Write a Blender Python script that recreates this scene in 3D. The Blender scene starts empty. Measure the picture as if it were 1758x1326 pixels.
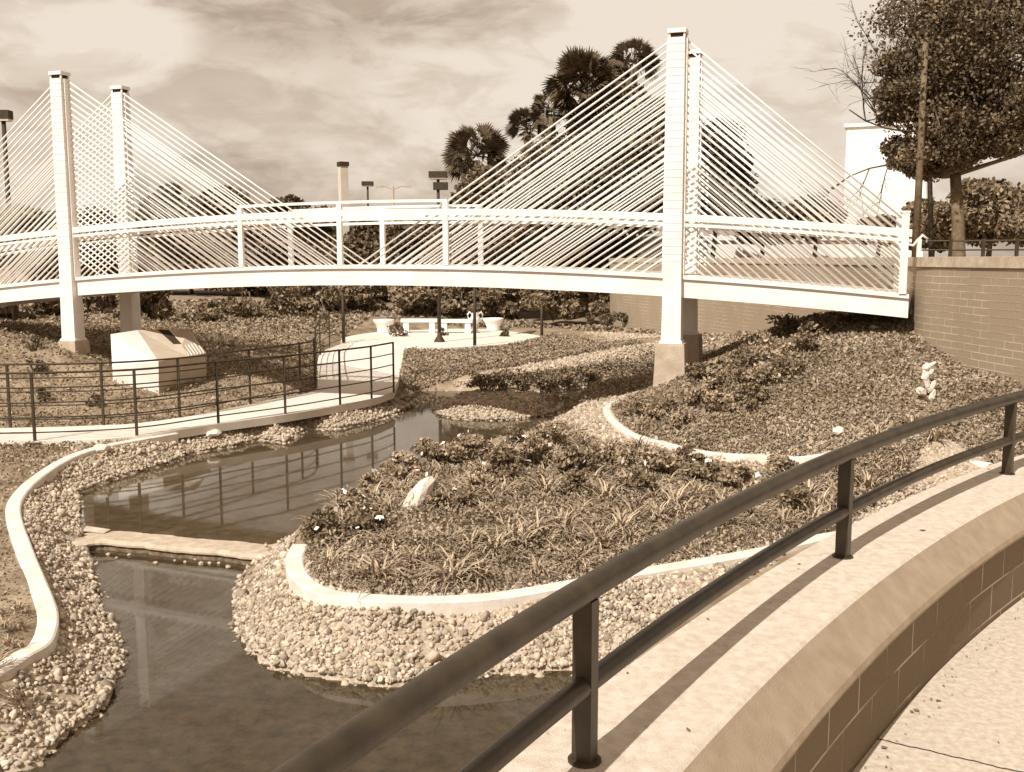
import bpy, bmesh, math, random
import numpy as np
from mathutils import Vector, Matrix
R = math.radians
rng = np.random.default_rng(7); random.seed(7)
S = bpy.context.scene; C = S.collection
# ---------------------------------------------------------------- camera
F = 1750.0; TH = math.atan(218 / F); EYE = 3.3
cs, sn = math.cos(TH), math.sin(TH)
cam = bpy.data.cameras.new('camera'); co = bpy.data.objects.new('camera', cam); C.objects.link(co)
co.location = (0, 0, EYE); co.rotation_euler = (math.pi / 2 - TH, 0, 0)
cam.sensor_width = 36; cam.lens = 36 * F / 1758; cam.clip_start = .05; cam.clip_end = 2000
S.camera = co
S.view_settings.view_transform = 'Standard'; S.view_settings.look = 'None'
S.view_settings.exposure = 0.26; S.view_settings.gamma = 1; S.view_settings.use_curve_mapping = False
def sep(v):
    k = max(0, 1 - v) ** 1.2
    return (v * (1 + .47 * k), v * (1 + .01 * k), v * (1 - .46 * k), 1)
# ---------------------------------------------------------------- sun and sky
SUN_EL = 46; sd = Vector((-.57, -.82, 0)).normalized() * math.cos(R(SUN_EL)); sd.z = math.sin(R(SUN_EL))
sun = bpy.data.lights.new('sun', 'SUN'); sun.energy = 4.2; sun.angle = R(.5); sun.color = (1, .965, .89)
so = bpy.data.objects.new('sun', sun); C.objects.link(so); so.rotation_euler = (-sd).to_track_quat('-Z', 'Y').to_euler()
W = bpy.data.worlds.new('World'); S.world = W; W.use_nodes = True
nt = W.node_tree; N = nt.nodes; L = nt.links; N.clear()
def wn(t, **k):
    n = N.new(t)
    for a, b in k.items(): setattr(n, a, b)
    return n
def wm(op, a, b=None, c=None):
    n = wn('ShaderNodeMath', operation=op)
    for i, q in enumerate((a, b, c)):
        if q is None: continue
        if isinstance(q, (int, float)): n.inputs[i].default_value = q
        else: L.new(q, n.inputs[i])
    return n.outputs[0]
sky = wn('ShaderNodeTexSky', sky_type='NISHITA', sun_disc=False)
sky.sun_elevation = R(SUN_EL); sky.sun_rotation = math.atan2(sd.x, sd.y); sky.dust_density = 2.5; sky.air_density = 1.2
bw = wn('ShaderNodeRGBToBW'); L.new(sky.outputs[0], bw.inputs[0])
tc = wn('ShaderNodeTexCoord')
mp = wn('ShaderNodeMapping'); mp.inputs['Scale'].default_value = (1, 1, 2.6); L.new(tc.outputs['Generated'], mp.inputs[0])
n1 = wn('ShaderNodeTexNoise'); n1.inputs['Scale'].default_value = 4.2; n1.inputs['Detail'].default_value = 9; n1.inputs['Roughness'].default_value = .58
n1.inputs['Distortion'].default_value = .35
L.new(mp.outputs[0], n1.inputs['Vector'])
sx = wn('ShaderNodeSeparateXYZ'); L.new(tc.outputs['Generated'], sx.inputs[0])
yy = wm('MAXIMUM', sx.outputs[1], .05)
u = wm('DIVIDE', sx.outputs[0], yy); v = wm('DIVIDE', sx.outputs[2], yy)
nz = wm('MULTIPLY', wm('SUBTRACT', n1.outputs['Fac'], .5), .17)
def bank(cu, cv, ru, rv, amp, edge=.25):
    a = wm('DIVIDE', wm('SUBTRACT', wm('ADD', u, nz), cu), ru); b = wm('DIVIDE', wm('SUBTRACT', wm('ADD', v, nz), cv), rv)
    d = wm('SQRT', wm('ADD', wm('MULTIPLY', a, a), wm('MULTIPLY', b, b)))
    m = wn('ShaderNodeMapRange', interpolation_type='SMOOTHSTEP'); L.new(d, m.inputs[0])
    m.inputs[1].default_value = 1 + edge; m.inputs[2].default_value = 1 - edge; m.inputs[3].default_value = 0; m.inputs[4].default_value = amp
    return m.outputs[0]
cl = None
for args in ((-.43, .20, .13, .055, .5, .22), (-.20, .13, .28, .055, .35, .5), (.02, .15, .22, .065, .42, .3), (.22, .235, .19, .075, .5, .3), (.33, .13, .2, .09, .4, .5), (-.5, .1, .2, .05, .3, .5), (.9, .2, .4, .12, .4, .4), (-1.1, .25, .4, .12, .4, .4)):
    q = bank(*args); cl = q if cl is None else wm('MAXIMUM', cl, q)
rag = wn('ShaderNodeMapRange'); L.new(n1.outputs['Fac'], rag.inputs[0]); rag.inputs[1].default_value = .32; rag.inputs[2].default_value = .72; rag.inputs[3].default_value = 0; rag.inputs[4].default_value = .5
n2s = wn('ShaderNodeTexNoise'); n2s.inputs['Scale'].default_value = 11; n2s.inputs['Detail'].default_value = 8; n2s.inputs['Roughness'].default_value = .6; n2s.inputs['Distortion'].default_value = .5; L.new(mp.outputs[0], n2s.inputs['Vector'])
rg2 = wn('ShaderNodeMapRange', interpolation_type='SMOOTHSTEP'); L.new(n2s.outputs['Fac'], rg2.inputs[0]); rg2.inputs[1].default_value = .38; rg2.inputs[2].default_value = .62; rg2.inputs[3].default_value = -.1; rg2.inputs[4].default_value = .2
fac = wm('ADD', wm('ADD', cl, rag.outputs[0]), rg2.outputs[0])
ramp = wn('ShaderNodeValToRGB'); L.new(fac, ramp.inputs[0])
ramp.color_ramp.elements[0].position = .1; ramp.color_ramp.elements[0].color = (.31, .31, .31, 1)
ramp.color_ramp.elements[1].position = .85; ramp.color_ramp.elements[1].color = (.69, .69, .69, 1)
clouds = wm('MULTIPLY', ramp.outputs[0], 10.0)
skyv = wm('ADD', wm('MULTIPLY', clouds, .9), wm('MULTIPLY', bw.outputs[0], .08))
tint = wn('ShaderNodeMix', data_type='RGBA'); tr = wn('ShaderNodeMapRange'); L.new(skyv, tr.inputs[0]); tr.inputs[1].default_value = 3.2; tr.inputs[2].default_value = 7.5
L.new(tr.outputs[0], tint.inputs[0]); tint.inputs[6].default_value = (1.22, .965, .74, 1); tint.inputs[7].default_value = (1.08, .98, .85, 1)
vm = wn('ShaderNodeVectorMath', operation='SCALE'); L.new(tint.outputs[2], vm.inputs[0]); L.new(skyv, vm.inputs['Scale'])
bg = wn('ShaderNodeBackground'); bg.inputs[1].default_value = .1; L.new(vm.outputs[0], bg.inputs[0])
ow = wn('ShaderNodeOutputWorld'); L.new(bg.outputs[0], ow.inputs[0])
# ---------------------------------------------------------------- picture geometry -> world
def ray(px, py):
    a = (px - 879) / F; b = (663 - py) / F
    return np.array([a, cs + b * sn, -sn + b * cs])
def U(px, py, h):
    d = ray(px, py); t = (h - EYE) / d[2]; return np.array([d[0] * t, d[1] * t, h])
def AT(px, py, dep):
    d = ray(px, py) * (dep / ray(px, py)[1]); return np.array([d[0], d[1], d[2] + EYE])
# ---------------------------------------------------------------- materials
MATS = {}
def mat(name, v, v2=None, scale=6, rough=.85, bump=0, bscale=None, island=False, island_lo=.6, island_hi=1.4, spec=.3, detail=6):
    m = bpy.data.materials.new(name); m.use_nodes = True; t = m.node_tree; b = t.nodes['Principled BSDF']
    b.inputs['Roughness'].default_value = rough; b.inputs['Specular IOR Level'].default_value = spec
    v2 = v if v2 is None else v2
    tc = t.nodes.new('ShaderNodeTexCoord'); no = t.nodes.new('ShaderNodeTexNoise'); no.inputs['Scale'].default_value = scale; no.inputs['Detail'].default_value = detail
    t.links.new(tc.outputs['Object'], no.inputs['Vector'])
    mr = t.nodes.new('ShaderNodeMapRange'); mr.inputs[1].default_value = .32; mr.inputs[2].default_value = .68; t.links.new(no.outputs['Fac'], mr.inputs[0])
    mx = t.nodes.new('ShaderNodeMix'); mx.data_type = 'RGBA'; t.links.new(mr.outputs[0], mx.inputs[0])
    mx.inputs[6].default_value = sep(v); mx.inputs[7].default_value = sep(v2); out = mx.outputs[2]
    if island:
        g = t.nodes.new('ShaderNodeNewGeometry'); r = t.nodes.new('ShaderNodeMapRange'); t.links.new(g.outputs['Random Per Island'], r.inputs[0])
        r.inputs[3].default_value = island_lo; r.inputs[4].default_value = island_hi
        s = t.nodes.new('ShaderNodeVectorMath'); s.operation = 'SCALE'; t.links.new(out, s.inputs[0]); t.links.new(r.outputs[0], s.inputs['Scale']); out = s.outputs[0]
    t.links.new(out, b.inputs['Base Color'])
    if bump:
        n2 = t.nodes.new('ShaderNodeTexNoise'); n2.inputs['Scale'].default_value = bscale or scale * 6; n2.inputs['Detail'].default_value = 5
        t.links.new(tc.outputs['Object'], n2.inputs['Vector'])
        bp = t.nodes.new('ShaderNodeBump'); bp.inputs['Strength'].default_value = bump; bp.inputs['Distance'].default_value = .02
        t.links.new(n2.outputs['Fac'], bp.inputs['Height']); t.links.new(bp.outputs[0], b.inputs['Normal'])
    MATS[name] = m; return m
def brickmat(name, v, mortar, bw_, bh, msize=.02, rough=.9):
    m = bpy.data.materials.new(name); m.use_nodes = True; t = m.node_tree; b = t.nodes['Principled BSDF']; b.inputs['Roughness'].default_value = rough
    uv = t.nodes.new('ShaderNodeUVMap'); br = t.nodes.new('ShaderNodeTexBrick'); t.links.new(uv.outputs[0], br.inputs['Vector'])
    br.inputs['Scale'].default_value = 1; br.inputs['Brick Width'].default_value = bw_; br.inputs['Row Height'].default_value = bh
    br.inputs['Mortar Size'].default_value = msize; br.inputs['Mortar Smooth'].default_value = .3
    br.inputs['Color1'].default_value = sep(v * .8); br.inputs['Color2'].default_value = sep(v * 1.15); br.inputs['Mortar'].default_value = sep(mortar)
    tc = t.nodes.new('ShaderNodeTexCoord'); no = t.nodes.new('ShaderNodeTexNoise'); no.inputs['Scale'].default_value = 1.6; no.inputs['Detail'].default_value = 8; t.links.new(tc.outputs['Object'], no.inputs['Vector'])
    n3 = t.nodes.new('ShaderNodeTexNoise'); n3.inputs['Scale'].default_value = 45; n3.inputs['Detail'].default_value = 4; t.links.new(tc.outputs['Object'], n3.inputs['Vector'])
    mr = t.nodes.new('ShaderNodeMapRange'); t.links.new(no.outputs['Fac'], mr.inputs[0]); mr.inputs[1].default_value = .42; mr.inputs[2].default_value = .58
    mu = t.nodes.new('ShaderNodeMath'); mu.operation = 'MULTIPLY'; t.links.new(br.outputs['Fac'], mu.inputs[0]); t.links.new(mr.outputs[0], mu.inputs[1])
    a = t.nodes.new('ShaderNodeMix'); a.data_type = 'RGBA'; a.inputs[6].default_value = sep(v * .75); a.inputs[7].default_value = sep(v * 1.25); t.links.new(n3.outputs['Fac'], a.inputs[0])
    c = t.nodes.new('ShaderNodeMix'); c.data_type = 'RGBA'; t.links.new(mu.outputs[0], c.inputs[0]); t.links.new(a.outputs[2], c.inputs[6]); c.inputs[7].default_value = sep(mortar)
    t.links.new(c.outputs[2], b.inputs['Base Color'])
    bp = t.nodes.new('ShaderNodeBump'); bp.invert = True; bp.inputs['Strength'].default_value = .5; bp.inputs['Distance'].default_value = .01; t.links.new(br.outputs['Fac'], bp.inputs['Height']); t.links.new(bp.outputs[0], b.inputs['Normal'])
    return m
M = {}
M['white'] = mat('white_paint', .76, .87, 2.2, .55, bump=.08, detail=12)
M['white2'] = mat('white_cable_paint', .78, .84, 3, .5)
M['dark'] = mat('dark_metal_paint', .02, .042, 9, .42, bump=.08, bscale=60, spec=.5)
M['darkthin'] = mat('dark_thin_metal', .03, .05, 9, .6)
M['band'] = mat('joint_seam', .62, .7, 5, .8)
M['slot'] = mat('dark_recess', .03, .04, 5, .9)
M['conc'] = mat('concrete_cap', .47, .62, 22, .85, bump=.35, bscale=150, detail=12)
M['conc2'] = mat('shaded_concrete_edge', .26, .33, 9, .9, bump=.35, bscale=150, detail=12)  # darker concrete: shade of the cap's sloped edge painted into its colour
M['pave'] = mat('walkway_concrete', .42, .60, 26, .9, bump=.4, bscale=160, detail=12)
M['kerb'] = mat('kerb_concrete', .62, .78, 6, .85, bump=.2, bscale=60)
M['path'] = mat('path_concrete', .64, .74, 2, .85, bump=.2, bscale=40)
M['ped'] = mat('pedestal_concrete', .34, .46, 7, .9, bump=.4, bscale=40)
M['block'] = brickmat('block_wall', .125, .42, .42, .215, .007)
M['brick'] = brickmat('retaining_brick', .27, .48, .40, .105, .008)
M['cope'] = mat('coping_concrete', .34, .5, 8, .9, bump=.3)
M['rock'] = mat('river_rock', .34, .52, 9, .85, bump=.5, bscale=30, island=True, island_lo=.5, island_hi=1.3)
M['rockfar'] = mat('gravel_rock', .34, .48, 9, .8, island=True, island_lo=.5, island_hi=1.3)
M['boulder'] = mat('pale_boulder', .55, .75, 5, .85, bump=.6, bscale=14)
M['soil'] = mat('garden_soil', .14, .30, 2.2, .95, bump=.8, bscale=20, detail=12)
_t = M['soil'].node_tree; _b = _t.nodes['Principled BSDF']; _src = _b.inputs['Base Color'].links[0].from_socket; _a = _t.nodes.new('ShaderNodeAttribute'); _a.attribute_name = 'grit'
_v = _t.nodes.new('ShaderNodeTexVoronoi'); _v.inputs['Scale'].default_value = 38; _tc = _t.nodes.new('ShaderNodeTexCoord'); _t.links.new(_tc.outputs['Object'], _v.inputs['Vector'])
_r = _t.nodes.new('ShaderNodeMix'); _r.data_type = 'RGBA'; _t.links.new(_v.outputs['Color'], _r.inputs[0]); _r.inputs[6].default_value = sep(.2); _r.inputs[7].default_value = sep(.5)
_m = _t.nodes.new('ShaderNodeMix'); _m.data_type = 'RGBA'; _t.links.new(_a.outputs['Fac'], _m.inputs[0]); _t.links.new(_src, _m.inputs[6]); _t.links.new(_r.outputs[2], _m.inputs[7]); _t.links.new(_m.outputs[2], _b.inputs['Base Color'])
M['leaf'] = mat('groundcover_leaf', .20, .36, 1.6, .8, island=True, island_lo=.5, island_hi=1.25)
M['strap'] = mat('strap_leaf', .20, .38, 3, .6, island=True, island_lo=.45, island_hi=1.7)
M['shrub'] = mat('shrub_leaf', .12, .21, 2.5, .6, island=True, island_lo=.5, island_hi=1.7)
M['shrub_light'] = mat('pale_shrub_leaf', .19, .33, 2.5, .6, island=True, island_lo=.5, island_hi=1.7)
M['tree'] = mat('tree_leaf', .055, .11, 1.1, .6, island=True, island_lo=.45, island_hi=2.1)
M['tree2'] = mat('mid_tree_leaf', .10, .19, .9, .65, island=True, island_lo=.5, island_hi=1.6)
M['palm'] = mat('palm_leaf', .06, .12, 1.1, .55, island=True, island_lo=.5, island_hi=1.6)
M['bark'] = mat('bark', .09, .17, 9, .95, bump=.7, bscale=30)
M['bldg'] = mat('pale_render', .55, .65, 1, .9)
M['bldg2'] = mat('grey_render', .4, .5, 1, .9)
M['grass'] = mat('terrace_ground', .2, .3, 4, .95)
M['lens'] = mat('lamp_lens', .6, .7, 4, .4)
M['flower'] = mat('pale_flower', .7, .85, 4, .7)
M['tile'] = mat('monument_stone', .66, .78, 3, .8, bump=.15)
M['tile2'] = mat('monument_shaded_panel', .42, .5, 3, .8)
M['glass'] = mat('window_dark', .05, .08, 3, .2)
def water_mat(name, murk, scale, strength):
    m = bpy.data.materials.new(name); m.use_nodes = True; t = m.node_tree; b = t.nodes['Principled BSDF']
    b.inputs['Roughness'].default_value = .04; b.inputs['IOR'].default_value = 1.33; b.inputs['Specular IOR Level'].default_value = .62
    tc = t.nodes.new('ShaderNodeTexCoord'); n = t.nodes.new('ShaderNodeTexNoise'); n.inputs['Scale'].default_value = scale; n.inputs['Detail'].default_value = 4
    mp = t.nodes.new('ShaderNodeMapping'); mp.inputs['Scale'].default_value = (1, .6, 1); t.links.new(tc.outputs['Object'], mp.inputs[0]); t.links.new(mp.outputs[0], n.inputs['Vector'])
    bp = t.nodes.new('ShaderNodeBump'); bp.inputs['Strength'].default_value = strength; bp.inputs['Distance'].default_value = .01; t.links.new(n.outputs['Fac'], bp.inputs['Height']); t.links.new(bp.outputs[0], b.inputs['Normal'])
    n2 = t.nodes.new('ShaderNodeTexNoise'); n2.inputs['Scale'].default_value = 7; n2.inputs['Detail'].default_value = 12; n2.inputs['Roughness'].default_value = .75; t.links.new(tc.outputs['Object'], n2.inputs['Vector'])
    mr = t.nodes.new('ShaderNodeMapRange'); mr.inputs[1].default_value = .35; mr.inputs[2].default_value = .7; t.links.new(n2.outputs['Fac'], mr.inputs[0])
    mx = t.nodes.new('ShaderNodeMix'); mx.data_type = 'RGBA'; t.links.new(mr.outputs[0], mx.inputs[0]); mx.inputs[6].default_value = sep(murk * .55); mx.inputs[7].default_value = sep(murk * 1.5)
    t.links.new(mx.outputs[2], b.inputs['Base Color']); return m
M['water'] = water_mat('pond_water', .045, 5, .045)
M['water2'] = water_mat('upper_pond_water', .06, 5, .04)
M['wet'] = mat('wet_stone', .09, .22, 14, .35, bump=.8, bscale=18)
M['foam'] = mat('splash_foam', .75, .85, 20, .6)
# ---------------------------------------------------------------- mesh helpers
class MB:
    """collects geometry for one mesh"""
    def __init__(s): s.v = []; s.f = []; s.n = 0; s.uv = []
    def add(s, V, Fc, uv=None):
        V = np.asarray(V, float).reshape(-1, 3); s.v.append(V)
        s.f += [tuple(int(i) + s.n for i in f) for f in Fc]; s.n += len(V)
        if uv is not None: s.uv.append(np.asarray(uv, float))
    def box(s, c, x, y, z, ax=(1, 0, 0), ay=(0, 1, 0), az=(0, 0, 1)):
        c = np.array(c, float); ax, ay, az = [np.array(a, float) for a in (ax, ay, az)]
        P = [c + ax * i * x / 2 + ay * j * y / 2 + az * k * z / 2 for k in (-1, 1) for j in (-1, 1) for i in (-1, 1)]
        s.add(P, [(0, 2, 3, 1), (4, 5, 7, 6), (0, 1, 5, 4), (2, 6, 7, 3), (0, 4, 6, 2), (1, 3, 7, 5)])
    def tube(s, path, rad, sides=8, cap=True):
        P = np.asarray(path, float); n = len(P); rad = np.broadcast_to(rad, (n,)) if np.ndim(rad) == 0 else np.asarray(rad)
        T = np.gradient(P, axis=0) if n > 2 else np.array([P[1] - P[0]] * 2)
        T /= np.linalg.norm(T, axis=1)[:, None] + 1e-12
        up = np.array([0, 0, 1.]) if abs(T[:, 2]).mean() < .9 else np.array([1., 0, 0])
        A = np.cross(T, up); A /= np.linalg.norm(A, axis=1)[:, None] + 1e-12; B = np.cross(A, T)
        a = np.arange(sides) * 2 * math.pi / sides
        V = P[:, None] + rad[:, None, None] * (np.cos(a)[None, :, None] * A[:, None] + np.sin(a)[None, :, None] * B[:, None])
        fs = [(i * sides + j, i * sides + (j + 1) % sides, (i + 1) * sides + (j + 1) % sides, (i + 1) * sides + j) for i in range(n - 1) for j in range(sides)]
        if cap: fs += [tuple(range(sides))[::-1], tuple((n - 1) * sides + j for j in range(sides))]
        s.add(V.reshape(-1, 3), fs)
    def sweep(s, path, prof, closed=False, uvs=False):
        """path: list of 3d points, prof: list of (out, up) closed section; out = left of travel"""
        P = np.asarray(path, float); n = len(P); T = np.gradient(P, axis=0); T[:, 2] = 0; T /= np.linalg.norm(T, axis=1)[:, None]
        O = np.c_[-T[:, 1], T[:, 0], np.zeros(n)]; m = len(prof)
        V = np.array([[P[i] + O[i] * a + np.array([0, 0, b]) for a, b in prof] for i in range(n)]).reshape(-1, 3)
        fs = [(i * m + j, (i + 1) * m + j, (i + 1) * m + (j + 1) % m, i * m + (j + 1) % m) for i in range(n - 1) for j in range(m)]
        fs += [tuple(range(m)), tuple((n - 1) * m + j for j in range(m))[::-1]]
        s.add(V, fs)
    def build(s, name, m, parent=None, smooth=False):
        me = bpy.data.meshes.new(name); V = np.concatenate(s.v) if s.v else np.zeros((0, 3))
        off = np.zeros(3)
        if parent is not None:
            off = np.array(parent.matrix_basis.translation) if parent.parent is None else np.array((parent.matrix_basis.translation + parent.parent.matrix_basis.translation))
        me.from_pydata((V - off).tolist(), [], s.f); me.materials.append(m)
        if smooth: me.polygons.foreach_set('use_smooth', [True] * len(me.polygons))
        o = bpy.data.objects.new(name, me); C.objects.link(o)
        if parent is not None: o.parent = parent
        else:
            c = (V.min(0) + V.max(0)) / 2; c[2] = V[:, 2].min(); me.transform(Matrix.Translation(-Vector(c))); o.location = c
        return o
def arr_mesh(name, V, k, m, parent=None, smooth=False):
    """V: (n,3) vertices, each k in a row form a face"""
    n = len(V) // k; me = bpy.data.meshes.new(name)
    off = np.array(parent.location) if parent is not None else np.zeros(3)
    me.vertices.add(len(V)); me.vertices.foreach_set('co', (V - off).astype(np.float32).ravel())
    me.loops.add(n * k); me.loops.foreach_set('vertex_index', np.arange(n * k, dtype=np.int32))
    me.polygons.add(n); me.polygons.foreach_set('loop_start', np.arange(0, n * k, k, dtype=np.int32)); me.polygons.foreach_set('loop_total', np.full(n, k, dtype=np.int32))
    me.update(calc_edges=True); me.materials.append(m)
    o = bpy.data.objects.new(name, me); C.objects.link(o)
    if parent is not None: o.parent = parent
    return o
def multi_mesh(name, V, Fc, nv, m, parent=None, smooth=False):
    """V (inst*nv,3), Fc (nf,3) template"""
    inst = len(V) // nv; Fa = (Fc[None] + (np.arange(inst) * nv)[:, None, None]).reshape(-1); nf = inst * len(Fc)
    me = bpy.data.meshes.new(name); off = np.array(parent.location) if parent is not None else np.zeros(3)
    me.vertices.add(len(V)); me.vertices.foreach_set('co', (V - off).astype(np.float32).ravel())
    me.loops.add(nf * 3); me.loops.foreach_set('vertex_index', Fa.astype(np.int32))
    me.polygons.add(nf); me.polygons.foreach_set('loop_start', np.arange(0, nf * 3, 3, dtype=np.int32)); me.polygons.foreach_set('loop_total', np.full(nf, 3, dtype=np.int32))
    if smooth: me.polygons.foreach_set('use_smooth', np.ones(nf, dtype=bool))
    me.update(calc_edges=True); me.materials.append(m)
    o = bpy.data.objects.new(name, me); C.objects.link(o)
    if parent is not None: o.parent = parent
    return o
def tag(o, label=None, cat=None, group=None, kind=None):
    if label: o['label'] = label
    if cat: o['category'] = cat
    if group: o['group'] = group
    if kind: o['kind'] = kind
    return o
def thing(name, loc, label, cat, group=None):
    o = bpy.data.objects.new(name, None); o.empty_display_size = .2; C.objects.link(o); o.location = [float(a) for a in loc]; return tag(o, label, cat, group)
def smoothline(P, n=8):
    P = np.asarray(P, float); out = []
    Q = np.vstack([2 * P[0] - P[1], P, 2 * P[-1] - P[-2]])
    for i in range(1, len(Q) - 2):
        for t in np.arange(n) / n:
            a, b, c, d = Q[i - 1:i + 3]
            out.append(.5 * ((2 * b) + (-a + c) * t + (2 * a - 5 * b + 4 * c - d) * t * t + (-a + 3 * b - 3 * c + d) * t ** 3))
    out.append(P[-1]); return np.array(out)
def copy_tree(o, parent=None):
    c = o.copy(); C.objects.link(c)
    if parent is not None: c.parent = parent
    for ch in [q for q in bpy.data.objects if q.parent == o]: copy_tree(ch, c)
    return c
# ---------------------------------------------------------------- traced ground lines (pixels of the photo, laid on known heights)
UPW = .09
lower_px = [(-60, 1345), (60, 1318), (105, 1273), (120, 1258), (169, 1227), (193, 1191), (196, 1167), (214, 1149), (208, 1107), (193, 1068), (178, 1047), (169, 1016), (160, 986), (150, 950), (142, 925),
            (300, 935), (480, 945), (440, 965), (410, 1000), (400, 1040), (405, 1080), (430, 1120), (470, 1150), (560, 1165), (620, 1175), (680, 1182), (740, 1168), (830, 1160), (900, 1155), (980, 1150), (1030, 1190), (1030, 1345), (1000, 1700), (-60, 1900)]
upper_px = [(142, 925), (137, 905), (136, 850), (200, 822), (290, 797), (340, 778), (400, 768), (445, 756), (490, 762), (527, 738), (587, 737), (641, 725), (671, 715), (711, 697), (680, 686), (720, 672), (790, 671), (830, 677), (920, 679), (970, 671), (1020, 662), (1080, 652), (1130, 645),
            (1135, 653), (1100, 662), (1060, 671), (1040, 682), (1005, 692), (970, 702), (950, 728), (900, 760), (800, 780), (700, 830), (600, 860), (560, 885), (520, 910), (480, 945), (300, 935)]
islet_px = [(742, 706), (770, 690), (820, 680), (880, 679), (920, 684), (950, 690), (972, 698), (950, 712), (900, 720), (850, 723), (790, 721), (755, 715)]
lowerP = np.array([U(x, y, 0.0)[:2] for x, y in lower_px]); upperP = np.array([U(x, y, UPW)[:2] for x, y in upper_px]); isletP = np.array([U(x, y, UPW)[:2] for x, y in islet_px])
def inside(P, x, y):
    r = np.zeros(np.shape(x), bool); n = len(P)
    for i in range(n):
        x1, y1 = P[i]; x2, y2 = P[(i + 1) % n]
        c = ((y1 > y) != (y2 > y)) & (x < (x2 - x1) * (y - y1) / (y2 - y1 + 1e-12) + x1); r ^= c
    return r
def pdist(P, x, y, closed=True):
    d = np.full(np.shape(x), 1e9); n = len(P)
    for i in range(n if closed else n - 1):
        a = P[i]; b = P[(i + 1) % n]; ab = b - a; t = np.clip(((x - a[0]) * ab[0] + (y - a[1]) * ab[1]) / (ab @ ab + 1e-12), 0, 1)
        d = np.minimum(d, np.hypot(x - a[0] - t * ab[0], y - a[1] - t * ab[1]))
    return d
k1_px = [(-40, 1235), (0, 1205), (35, 1165), (68, 1125), (82, 1085), (80, 1050), (62, 1000), (40, 945), (24, 895), (28, 862), (55, 827), (100, 797), (160, 773), (230, 757), (300, 744)]
k2_px = [(516, 938), (506, 958), (510, 982), (532, 1005), (572, 1021), (650, 1029), (750, 1030), (850, 1024), (950, 1009), (1050, 991), (1150, 975), (1250, 960), (1330, 946), (1421, 926), (1470, 915)]
near_px = [(-120, 759), (0, 758), (130, 756), (235, 749), (375, 728), (490, 712), (585, 696), (640, 685), (676, 673)]
far_px = [(-120, 737), (0, 735), (100, 733), (178, 730), (235, 727), (309, 717), (375, 705), (430, 694), (480, 684), (520, 677), (545, 667)]
up_l = [(545, 640), (545, 612), (562, 598), (590, 588), (620, 578), (660, 572)]; up_r = [(684, 650), (690, 625), (694, 606), (700, 598), (730, 596)]
PH = .47
nearL = smoothline([U(x, y, PH) for x, y in near_px], 5); farL = smoothline([U(x, y, PH) for x, y in far_px], 5)
ring_ = [tuple(p[:2]) for p in nearL] + [tuple(p[:2]) for p in smoothline([U(x, y, PH + .03) for x, y in up_r], 4)] + [tuple(p[:2]) for p in smoothline([U(x, y, PH + .03) for x, y in up_l[::-1]], 4)] + [tuple(p[:2]) for p in farL[::-1]]
pz = smoothline([U(x, y, .5) for x, y in [(600, 591), (585, 583), (615, 575), (660, 570), (720, 567), (800, 565), (870, 569), (920, 576), (932, 581), (900, 588), (850, 593), (780, 597), (720, 597), (660, 594), (600, 591)]], 5)
PATHS = [np.array(ring_), pz[:-1, :2]]
K1 = smoothline([U(x, y, h) for (x, y), h in zip(k1_px, (.10, .17, .24, .30, .34, .37, .40) + (.42,) * 8)]); K2 = smoothline([U(x, y, .45) for x, y in k2_px])
k3_px = [(1092, 684, .80), (1060, 689, .78), (1042, 703, .75), (1048, 722, .73), (1072, 739, .72), (1100, 751, .70), (1150, 764, .68), (1200, 775, .66), (1250, 781, .64), (1300, 785, .64), (1400, 793, .66), (1550, 798, .72), (1700, 803, .85)]
K3 = smoothline([U(x, y, h) for x, y, h in k3_px])
ctl = [(0, 800, .5), (0, 900, .45), (0, 1000, .42), (-150, 1150, .42), (-300, 900, .5), (-300, 740, .6)]
ctl += [(x, y, .40) for x, y in k1_px[::2]] + [(x, y, .43) for x, y in k2_px[::2]] + [(x, y, h - .02) for x, y, h in k3_px[::2]]
ctl += [(x, y, .42) for x, y in ((0, 745), (235, 738), (375, 716), (490, 700), (600, 686), (660, 660), (620, 630), (640, 600), (700, 700), (650, 705), (400, 745), (250, 775))]
ctl += [(650, 950, .55), (850, 900, .6), (1050, 880, .6), (1200, 850, .62), (750, 800, .48), (900, 790, .5), (1050, 800, .58), (800, 980, .5), (1300, 900, .6)]
ctl += [(272, 663, .8), (190, 632, .95), (360, 650, .8), (60, 690, .7), (100, 650, .95), (450, 640, .85), (500, 655, .6), (850, 702, .30), (770, 645, .45), (900, 618, .45), (1000, 602, .5), (720, 620, .5)]
ctlw = [tuple(U(x, y, h)) for x, y, h in ctl]
def MT(px, py, dep): p = AT(px, py, dep); return tuple(p)
ctlw += [MT(1162, 655, 16.8), MT(1400, 625, 15.3), MT(1540, 590, 15.9), MT(1620, 640, 14.6), MT(1740, 690, 12.8), MT(1300, 700, 14.4), MT(1240, 660, 15.5), MT(1450, 700, 13.6), MT(1250, 600, 20.0), MT(1600, 760, 12.3), MT(1400, 545, 19.5)]
ctlw += [MT(112, 594, 20.6), MT(0, 575, 21.5), MT(215, 600, 22.6), MT(-200, 560, 22)]
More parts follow.
